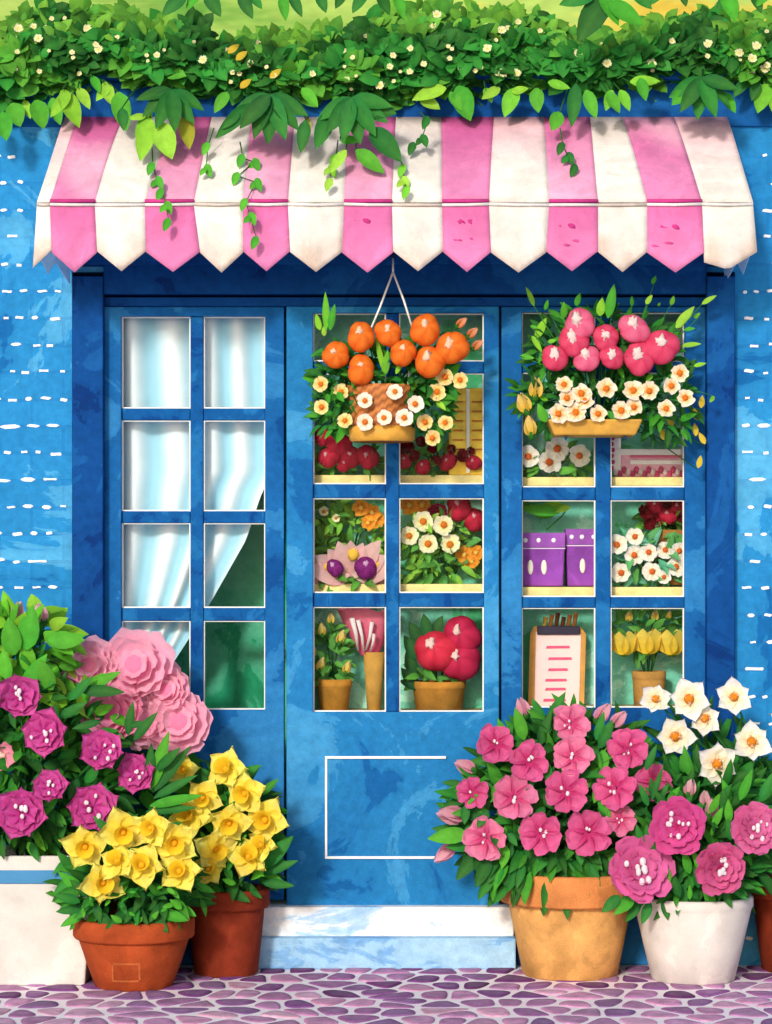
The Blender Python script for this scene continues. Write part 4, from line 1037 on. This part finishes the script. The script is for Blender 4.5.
# ================================================================== GOODS BEHIND THE PANES
SG = 'plants displayed behind the panes'
def plant(label, base, Y, flowers, fol=None, pot=None, seed=1, greens=GREENS, leafsz=(.05, .022), cat='potted plant', name='potted_plant', pxl=None, n=140):
    """flowers: (px,py,r,kind); pot: (px0,px1,py0,py1,colour,bottom inset)"""
    Y = .110 + (Y - .13) * .42
    t = thing(name, label, cat, P(base[0], base[1], Y), SG)
    r = random.Random(seed)
    if pot:
        x0, x1, y0, y1, col, ins = pot
        c = P((x0 + x1) / 2, y1, Y); rt, rb = L((x1 - x0) / 2, Y), L((x1 - x0) / 2 - ins, Y); hh = P(0, y0, Y).z - c.z
        m = MB(); m.lathe([(rb * .2, .001), (rb, .001), (rb + (rt - rb) * .75, hh * .75), (rt - .002, hh * .76), (rt, hh * .78), (rt, hh), (rt - .008, hh), (rt - .009, hh - .03)], c, col, 28)
        pot_o = build('pot', m, M['clay'], t, c)
        m = MB(); m.lathe([(.002, hh - .012), (rt - .006, hh - .012)], c, C(58, 40, 30), 24); build('soil', m, M['soil'], pot_o, c)
    lf = MB()
    if fol: foliage(lf, fol, Y, .042, int(n * .7), leafsz[0], leafsz[1], [jit(mixc(g_, (.3, .75, .12, 1), .26), 0) for g_ in greens], rr=r)
    if pxl: leaves_px(lf, pxl[0], Y - .03, pxl[1], rr=r)
    if fol or pxl: build('foliage', lf, M['leaf'], t)
    fp = []
    for (x, y, q, kind) in flowers:
        c = P(x, y, Y - .040 - r.uniform(0, .012)); fp.append(c); R_ = L(q, Y)
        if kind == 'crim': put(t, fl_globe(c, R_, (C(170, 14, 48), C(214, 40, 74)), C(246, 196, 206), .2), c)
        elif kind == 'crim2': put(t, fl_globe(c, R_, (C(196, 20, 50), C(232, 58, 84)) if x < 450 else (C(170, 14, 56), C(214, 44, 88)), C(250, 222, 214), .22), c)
        elif kind == 'dark': put(t, fl_rose(c, R_, (C(112, 14, 34), C(160, 26, 50))), c)
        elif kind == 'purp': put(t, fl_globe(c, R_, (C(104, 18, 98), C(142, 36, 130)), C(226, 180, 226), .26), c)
        elif kind == 'mag': put(t, fl_rose(c, R_, (C(160, 16, 74), C(198, 40, 104)), heart=C(246, 190, 214), heartr=.16), c)
        elif kind == 'white': put(t, fl_simple(c, R_, (C(252, 238, 200), C(250, 246, 240)), 6, face_dir(r, .2), .2, C(228, 110, 40), .32, .95), c)
        elif kind == 'cream': put(t, fl_simple(c, R_, (C(246, 236, 140), C(250, 246, 214)), 6, face_dir(r, .2), .35, C(228, 128, 40), .36, 1.05), c)
        elif kind == 'oran': put(t, fl_simple(c, R_, (C(228, 128, 24), C(246, 176, 60)), 5, face_dir(r, .3), .25, C(250, 214, 90), .3), c)
        elif kind == 'yel': put(t, fl_bud(c, R_, C(236, 200, 40), (r.uniform(-.3, .3), -.2, 1)), c, 'bud', 'calyx')
        elif kind == 'lotus':
            m = MB(); b_ = P(x, y + q * .75, Y - .03)
            for k in range(9):
                a_ = math.radians(-78 + 156 * ((k * 5) % 9) / 8); d_ = V((math.sin(a_), -.25 - .1 * (k % 3), math.cos(a_)))
                m.leaf(b_ + V((0, .012 * (k % 3) - .012, 0)), d_, R_ * r.uniform(1.35, 1.75), R_ * .8, jit(C(242, 176, 178), .05, r), V((0, -1, .1)), -.1, .25, 6, C(250, 206, 206))
            m2 = MB(); m2.ball(P(x + 2, y - 2, Y - .07), R_ * .2, R_ * .12, R_ * .22, C(246, 206, 80), 9, 7, .3); put(t, (m, m2), c)
        elif kind == 'pbloom': put(t, fl_simple(c, R_, (C(244, 190, 182), C(244, 176, 188)), 7, V((0, -1, .35)), .3, C(246, 206, 80), .2, .85, -.1, 2), c)
        elif kind == 'tul':
            m = MB(); d0 = V((0, 0, 1))
            for k in range(6):
                a_ = k * math.pi / 3; o_ = V((math.cos(a_), math.sin(a_), 0)); m.leaf(c + V((0, 0, -R_ * 1.05)) + o_ * R_ * .42, d0 + o_ * .16, R_ * 2.0, R_ * 1.7, jit(C(252, 212, 44), .06, r), o_, -.10, .3, 6, C(254, 226, 110))
            m2 = MB(); m2.ball(c + V((0, 0, -R_ * .95)), R_ * .4, R_ * .4, R_ * .3, C(120, 150, 40)); put(t, (m, m2), c, 'flower', 'calyx')
    if fp and (pot or fol):
        sm = MB(); b0 = P(base[0], base[1] - (8 if not pot else (pot[3] - pot[2]) * .9), Y); stems(sm, b0, fp, r0=.0026); build('stem', sm, M['leaf'], t)
    return t
Ys = .20
# door, upper shelf
plant('cluster of glossy crimson round blooms on the left end of the upper door shelf', (348, 474), .17, [(322, 437, 9, 'crim'), (339, 444, 13, 'crim'), (329, 458, 11, 'crim'), (350, 457, 12, 'crim'), (368, 457, 12, 'crim'), (344, 464, 8, 'crim')], [(348, 462, 34, 12)], None, 2, cat='flowers', name='flower_bunch', n=60)
plant('sprigs of small dark red roses in front of the yellow seed crate', (440, 474), .16, [(407, 447, 8, 'dark'), (420, 443, 6, 'dark'), (404, 461, 8, 'crim'), (423, 467, 8, 'crim'), (434, 448, 6, 'dark'), (448, 462, 9, 'crim'), (436, 460, 6, 'dark'), (461, 456, 7, 'dark'), (474, 463, 8, 'crim'), (452, 449, 5, 'dark'), (470, 451, 5, 'dark'), (415, 456, 6, 'dark')], [(440, 462, 44, 12)], None, 3, cat='flowers', name='flower_bunch', n=80)
t = thing('seed_crate', 'yellow slatted crate with a white upright strip inside the right of the door', 'crate', P(468, 475, .11))
m = MB(); x0, x1, ya, yz = 449, 487, 388, 475; Yk = .084
m.pbox(x0, x1, ya, yz, Yk, Yk + .07, C(250, 204, 60), ref=Yk); build('box', m, M['wood'], t, smooth=False, bevel=.004)
for k in range(6):
    m = MB(); yy = 394 + 9.5 * k
    m.pbox(x0 + 2, 466, yy, yy + 7, Yk - .006, Yk - .001, C(254, 214, 70), ref=Yk); m.pbox(470, x1 - 1, yy, yy + 7, Yk - .006, Yk - .001, C(254, 214, 70), ref=Yk)
    m.pbox(x0 + 4, 463, yy + 7.2, yy + 8.6, Yk - .004, Yk - .001, C(206, 120, 34), ref=Yk); m.pbox(472, x1 - 3, yy + 7.2, yy + 8.6, Yk - .004, Yk - .001, C(206, 120, 34), ref=Yk)
    build('slat', m, M['wood'], t, smooth=False)
m = MB(); m.pbox(466.3, 469.7, ya + 1, yz - 2, Yk - .009, Yk - .001, C(246, 240, 220), ref=Yk); build('strip', m, M['white_paint'], t, smooth=False)
# door, middle shelf
plant('lime green leafy plant with small orange blossoms behind the left middle door panes', (345, 584), .28, [(361, 508, 8, 'oran'), (372, 512, 8, 'oran'), (376, 520, 8, 'oran'), (368, 523, 7, 'oran'), (324, 512, 5, 'cream'), (336, 518, 4, 'cream')], [(332, 518, 22, 18), (352, 542, 40, 26)], None, 4, [C(120, 178, 50), C(150, 196, 66), C(30, 106, 48), C(20, 86, 42)], cat='plant', name='leafy_plant', n=220)
plant('large pale pink pointed petalled bloom with yellow heart on the middle door shelf', (348, 584), .19, [(351, 556, 29, 'lotus'), (324, 568, 17, 'lotus'), (375, 566, 17, 'lotus')], [(348, 578, 36, 7)], None, 5, cat='flowers', name='flower_bunch', n=60)
plant('small round purple flower beside the larger purple one on the middle door shelf', (335, 584), .13, [(335, 568, 9, 'purp')], [(335, 579, 8, 5)], None, 6, cat='flower', name='purple_flower', n=16)
plant('larger round purple flower in front of the pale pink bloom', (366, 584), .13, [(366, 568, 12, 'purp')], [(366, 579, 9, 5)], None, 7, cat='flower', name='purple_flower', n=16)
plant('crimson and orange peonies standing tall behind the right middle door panes', (452, 584), .29, [(409, 505, 9, 'oran'), (422, 505, 9, 'oran'), (436, 514, 11, 'mag'), (459, 507, 14, 'crim'), (474, 520, 12, 'crim'), (464, 555, 8, 'oran'), (476, 553, 8, 'oran'), (472, 562, 7, 'oran')], [(450, 545, 40, 34)], None, 8, [C(40, 124, 70), C(24, 98, 56), C(70, 150, 100)], cat='flowers', name='flower_bunch', n=180)
plant('rounded lime bush of cream flowers with orange hearts on the middle door shelf', (432, 584), .18, [(423, 522, 10, 'cream'), (444, 525, 10, 'cream'), (409, 536, 9, 'cream'), (428, 544, 10, 'cream'), (450, 545, 10, 'cream')], [(434, 540, 32, 30), (430, 570, 40, 12)], None, 9, [C(128, 178, 56), C(150, 196, 70), C(60, 140, 60), C(24, 96, 50)], cat='flowers', name='flower_bunch', n=170)
# door, bottom
plant('ochre pot with a slender plant of yellow buds inside the bottom left of the door', (333, 711), .17, [(322, 630, 6, 'yel'), (341, 638, 7, 'yel'), (331, 619, 5, 'yel'), (313, 652, 5, 'yel'), (321, 665, 7, 'yel'), (347, 668, 6, 'yel')], [(330, 656, 15, 28)], (316, 352, 679, 711, C(220, 154, 60), 4), 10, [C(40, 128, 60), C(60, 146, 70), C(24, 100, 52)], n=120)
t = thing('flower_vase', 'tan cone vase holding a pink paper bouquet with white streaks', 'vase', P(374, 711, .14), SG)
c = P(374, 711, .14); m = MB(); hh = P(0, 652, .14).z - c.z
m.lathe([(.004, .001), (L(7), .001), (L(11), hh), (L(11) - .005, hh), (L(9), hh - .04)], c, C(226, 172, 84), 28); build('vase', m, M['clay'], t, c)
m = MB(); c = P(370, 652, .14); vs, fs, cc = [], [], []; N = 26
for k in range(6):
    for i in range(N):
        a = 2 * math.pi * i / N; u = k / 5; rad = L(9 + 19 * u ** .8) * (1 + .10 * u * math.sin(5 * a) )
        vs.append(c + V((rad * math.cos(a) - .012 * u, rad * math.sin(a) * .6, L(47) * u - .01 + .012 * u * math.sin(3 * a + 1))))
        cc.append(mixc(C(246, 96, 134), C(252, 140, 166), u))
for k in range(5):
    for i in range(N): fs.append((k * N + i, k * N + (i + 1) % N, (k + 1) * N + (i + 1) % N, (k + 1) * N + i))
m.add(vs, fs, cc); o = build('paper_wrap', m, M['petal'], t, c)
m = MB()
for (xa, ya, xb, yb_, w_) in ((352, 618, 358, 650, 3.2), (358, 620, 364, 652, 2.6), (372, 622, 366, 650, 2.6), (374, 634, 370, 652, 2.2)):
    m.tube([P(xa, ya, .072), P((xa + xb) / 2 + 1, (ya + yb_) / 2, .082), P(xb, yb_, .108)], L(w_) * .9, L(w_) * .4, C(250, 240, 240), 6)
build('white_stem', m, M['petal'], t)
plant('wide ochre pot with three large glossy crimson blooms inside the bottom right of the door', (436, 711), .18, [(437, 651, 22, 'crim2'), (462, 636, 20, 'crim2'), (461, 660, 21, 'crim2')], [(430, 675, 26, 16)], (412, 466, 681, 711, C(216, 150, 62), 4), 11,
      pxl=([(418, 690, 402, 668, .5), (416, 676, 406, 652, .5), (420, 660, 404, 636, .5), (424, 650, 410, 622, .5), (428, 640, 424, 614, .5), (432, 640, 442, 616, .5), (418, 688, 400, 680, .5), (424, 668, 436, 640, .5)], [C(10, 70, 44), C(16, 84, 50)]), n=50)
# right window, upper shelf
plant('bunch of pale flowers with orange hearts at the left of the right window', (550, 477), .17, [(528, 457, 11, 'white'), (557, 449, 12, 'white'), (549, 462, 12, 'white'), (579, 456, 11, 'white')], [(552, 464, 34, 14)], None, 12, cat='flowers', name='flower_bunch', n=80)
t = thing('gift_box', 'white gift box with pink stripes and frilled edge in the right window', 'gift box', P(648, 477, .16))
m = MB(); m.pbox(618, 684, 452, 477, .15, .27, C(240, 180, 200), ref=.15); build('box', m, M['attr'], t, smooth=False, bevel=.004)
m = MB(); m.pbox(614, 682, 449, 455, .135, .28, C(250, 244, 244), ref=.135); m.pbox(630, 682, 460, 464.5, .143, .149, C(250, 244, 244), ref=.143); m.pbox(611, 621, 438, 470, .138, .147, C(250, 240, 242), ref=.138)
m.pbox(630, 682, 455.3, 457.5, .143, .149, C(222, 96, 140), ref=.143)
build('white_trim', m, M['white_paint'], t, smooth=False, bevel=.002)
m = MB(); r = random.Random(3)
for k in range(17): m.ball(P(616 + k * 4.1, 472 + 2.5 * math.sin(k * 2.1), .142), L(2.7), .006, L(3.6), jit(C(222, 84, 138) if k % 3 else C(250, 236, 240), .1, r), 8, 6)
for k in range(6): m.ball(P(613 - (k % 2), 438 + k * 6, .135), L(2), .006, L(2.4), C(222, 84, 138), 8, 6)
build('frill', m, M['petal'], t)
# right window, middle shelf
for (x0, x1, y0, lab, sd) in ((517, 564.5, 533, 'wider purple pot with white dots under a drooping green leaf spray', 1), (564.8, 602, 529, 'narrower purple pot with a raised collar and white dots', 2)):
    Yk = .16 if sd == 1 else .175
    t = thing('purple_pot', lab, 'pot', P((x0 + x1) / 2, 587, Yk), 'purple pots in the right window')
    c = P((x0 + x1) / 2, 586.5, Yk); hw = L((x1 - x0) / 2, Yk); hh = P(0, y0, Yk).z - c.z; PU = C(162, 82, 190)
    def sq(z, k): return [(c.x - hw * k, c.y - hw * k * .7, c.z + z), (c.x + hw * k, c.y - hw * k * .7, c.z + z), (c.x + hw * k, c.y + hw * k * .7, c.z + z), (c.x - hw * k, c.y + hw * k * .7, c.z + z)]
    m = MB(); loft(m, [sq(.001, .90), sq(hh * .72, .97)], PU); o = build('pot', m, M['clay'], t, c, smooth=False, bevel=.006)
    m = MB(); loft(m, [sq(hh * .722, .985), sq(hh, 1.0), sq(hh, .88), sq(hh - .03, .87)], C(174, 98, 200)); build('rim', m, M['clay'], o, c, smooth=False, bevel=.003)
    m = MB(); loft(m, [sq(hh * .70, .985), sq(hh * .72, .99)], C(226, 200, 232), False); build('rim_line', m, M['white_paint'], o, c, smooth=False)
    for a in (-.62, -.12, .45):
        m = MB(); p = c + V((a * hw * 1.1, -hw * .70, hh * .86)); m.ball(p, L(2.4), .003, L(2.4), C(246, 238, 246), 8, 6); build('dot', m, M['white_paint'], t, p)
    for a in ((-.5, .1) if sd == 1 else (-.1,)):
        m = MB(); p = c + V((a * hw * .95, -hw * .66, hh * .36)); m.ball(p, L(3), .004, L(7.5), C(244, 236, 214), 10, 8); build('pale_patch', m, M['white_paint'], t, p)
    if sd == 1:
        lf = MB(); leaves_px(lf, [(560, 512, 520, 508, .3), (556, 512, 536, 516, .5), (566, 508, 545, 503, .4), (530, 508, 521, 500, .5), (548, 514, 534, 514, .5), (570, 506, 556, 512, .4)], Yk - .03, MD + LM, rr=random.Random(4))
        lf.tube([P(546, 530, Yk), P(562, 516, Yk), P(570, 505, Yk - .01)], .003, .002, C(50, 120, 50), 6); build('foliage', lf, M['leaf'], t)
plant('wooden pot of dark red roses at the top right behind the right window', (675, 587), .31, [(645, 512, 8, 'dark'), (655, 506, 9, 'crim'), (666, 504, 8, 'dark'), (668, 516, 9, 'crim'), (655, 521, 8, 'dark'), (678, 508, 9, 'crim'), (682, 518, 7, 'dark'), (648, 524, 6, 'dark')], [(664, 518, 20, 12)], (654, 694, 530, 585, C(196, 136, 70), 2), 13, n=60)
plant('white flowers with orange hearts among turquoise leaves in the right window', (648, 587), .17, [(617, 545, 10, 'white'), (635, 537, 9, 'white'), (634, 555, 10, 'white'), (649, 552, 9, 'white'), (665, 550, 9, 'white'), (679, 551, 9, 'white'), (621, 573, 10, 'white'), (652, 572, 10, 'white'), (676, 567, 10, 'white'), (664, 577, 7, 'white')], [(648, 560, 36, 26)], None, 14, [C(70, 168, 170), C(110, 196, 196), C(36, 120, 70), C(50, 140, 110)], cat='flowers', name='flower_bunch', n=150)
# right window, bottom
t = thing('price_board', 'tan clipboard holding a pink sheet of rose lines in the right window', 'clipboard', P(558, 708, .16))
Yk = .15
m = MB(); m.add([P(528, 709, Yk), P(584, 709, Yk), P(586, 634, Yk + .02), P(580, 626, Yk + .02), P(534, 626, Yk + .02), P(530, 634, Yk + .02)] + [P(528, 709, Yk + .012), P(584, 709, Yk + .012), P(586, 634, Yk + .032), P(580, 626, Yk + .032), P(534, 626, Yk + .032), P(530, 634, Yk + .032)],
      [(0, 1, 2, 3, 4, 5), (11, 10, 9, 8, 7, 6)] + [((i + 1) % 6, i, i + 6, (i + 1) % 6 + 6) for i in range(6)], C(220, 156, 72))
build('board', m, M['wood'], t, smooth=False)
def onb(px, py, off): return P(px, py, Yk + .02 * (709 - py) / 75 - off)
m = MB(); m.add([onb(534.5, 707, .004), onb(579, 707, .004), onb(581, 634, .004), onb(536, 632, .004)], [(0, 1, 2, 3)], C(250, 210, 206)); o = build('sheet', m, M['white_paint'], t, smooth=False)
m = MB()
for (xa, xb, y) in ((546, 570, 647), (548, 572, 658.5), (548, 568, 669.5), (545, 567, 680), (545, 566, 689), (543, 566, 700)):
    m.add([onb(xa, y + 1.6, .006), onb(xb, y + 1.3, .006), onb(xb - .5, y - 1.3, .006), onb(xa + .8, y - 1.2, .006)], [(0, 1, 2, 3)], C(226, 84, 124))
build('printed_line', m, M['attr'], o, smooth=False)
m = MB(); a = onb(537, 634.5, .004); b = onb(580, 626, .016); m.box((a.x, a.y - .012, a.z), (b.x, a.y - .001, b.z), C(44, 36, 60))
build('clip', m, M['attr'], t, smooth=False, bevel=.003)
m = MB(); r = random.Random(6)
for k in range(6): x = 544 + k * 6; m.tube([onb(x, 627, .006), onb(x + 2, 617 - 2 * (k % 3), .006)], .006, .008, r.choice([C(190, 120, 50), C(120, 60, 30), C(226, 180, 70)]), 7)
build('clipped_sprig', m, M['wood'], t)
plant('three yellow tulips in a tan box pot at the bottom right of the right window', (648, 708), .20, [(624, 642, 12, 'tul'), (648, 640, 13, 'tul'), (672, 641, 13, 'tul'), (629, 617, 5, 'yel'), (655, 616, 5, 'yel'), (669, 615, 4, 'yel')], [(646, 630, 34, 22)], (632, 666, 671, 708, C(216, 160, 84), 2), 15, [C(22, 96, 50), C(34, 116, 60)], n=110)

# ================================================================== LIGHT + CAMERA
EL, AZ = 22, 18      # sun height and how far it stands to the left of the viewer
wd = bpy.data.worlds.new('World'); scn.world = wd; wd.use_nodes = True
nt = wd.node_tree; bg = nt.nodes['Background']; sky = nt.nodes.new('ShaderNodeTexSky')
sky.sky_type = 'NISHITA'; sky.sun_disc = False; sky.sun_elevation = math.radians(EL); sky.sun_rotation = math.radians(180 + AZ)
sky.air_density = 1.0; sky.dust_density = 2.0
nt.links.new(sky.outputs[0], bg.inputs[0]); bg.inputs[1].default_value = .15
sd = bpy.data.lights.new('sun', 'SUN'); sd.energy = 2.55; sd.angle = math.radians(7); sd.color = (1, .95, .87)
so = bpy.data.objects.new('sun', sd); COL.objects.link(so)
dirv = V((math.sin(math.radians(AZ)) * math.cos(math.radians(EL)), math.cos(math.radians(AZ)) * math.cos(math.radians(EL)), -math.sin(math.radians(EL))))
so.rotation_euler = dirv.to_track_quat('-Z', 'Y').to_euler(); so.location = (-3, -6, 5)
cd = bpy.data.cameras.new('camera'); cd.sensor_width = 36; cd.lens = D * S / 1024 * 36; cd.shift_y = -(512 - HZ) / 1024 * -1 * -1
cd.clip_end = 600; cd.clip_start = .1
cam = bpy.data.objects.new('camera', cd); COL.objects.link(cam); cam.location = (0, -D, CZ); cam.rotation_euler = (math.pi / 2, 0, 0)
scn.camera = cam
scn.view_settings.view_transform = 'Standard'; scn.view_settings.look = 'None'; scn.view_settings.exposure = 0
scn.render.resolution_x = 772; scn.render.resolution_y = 1024
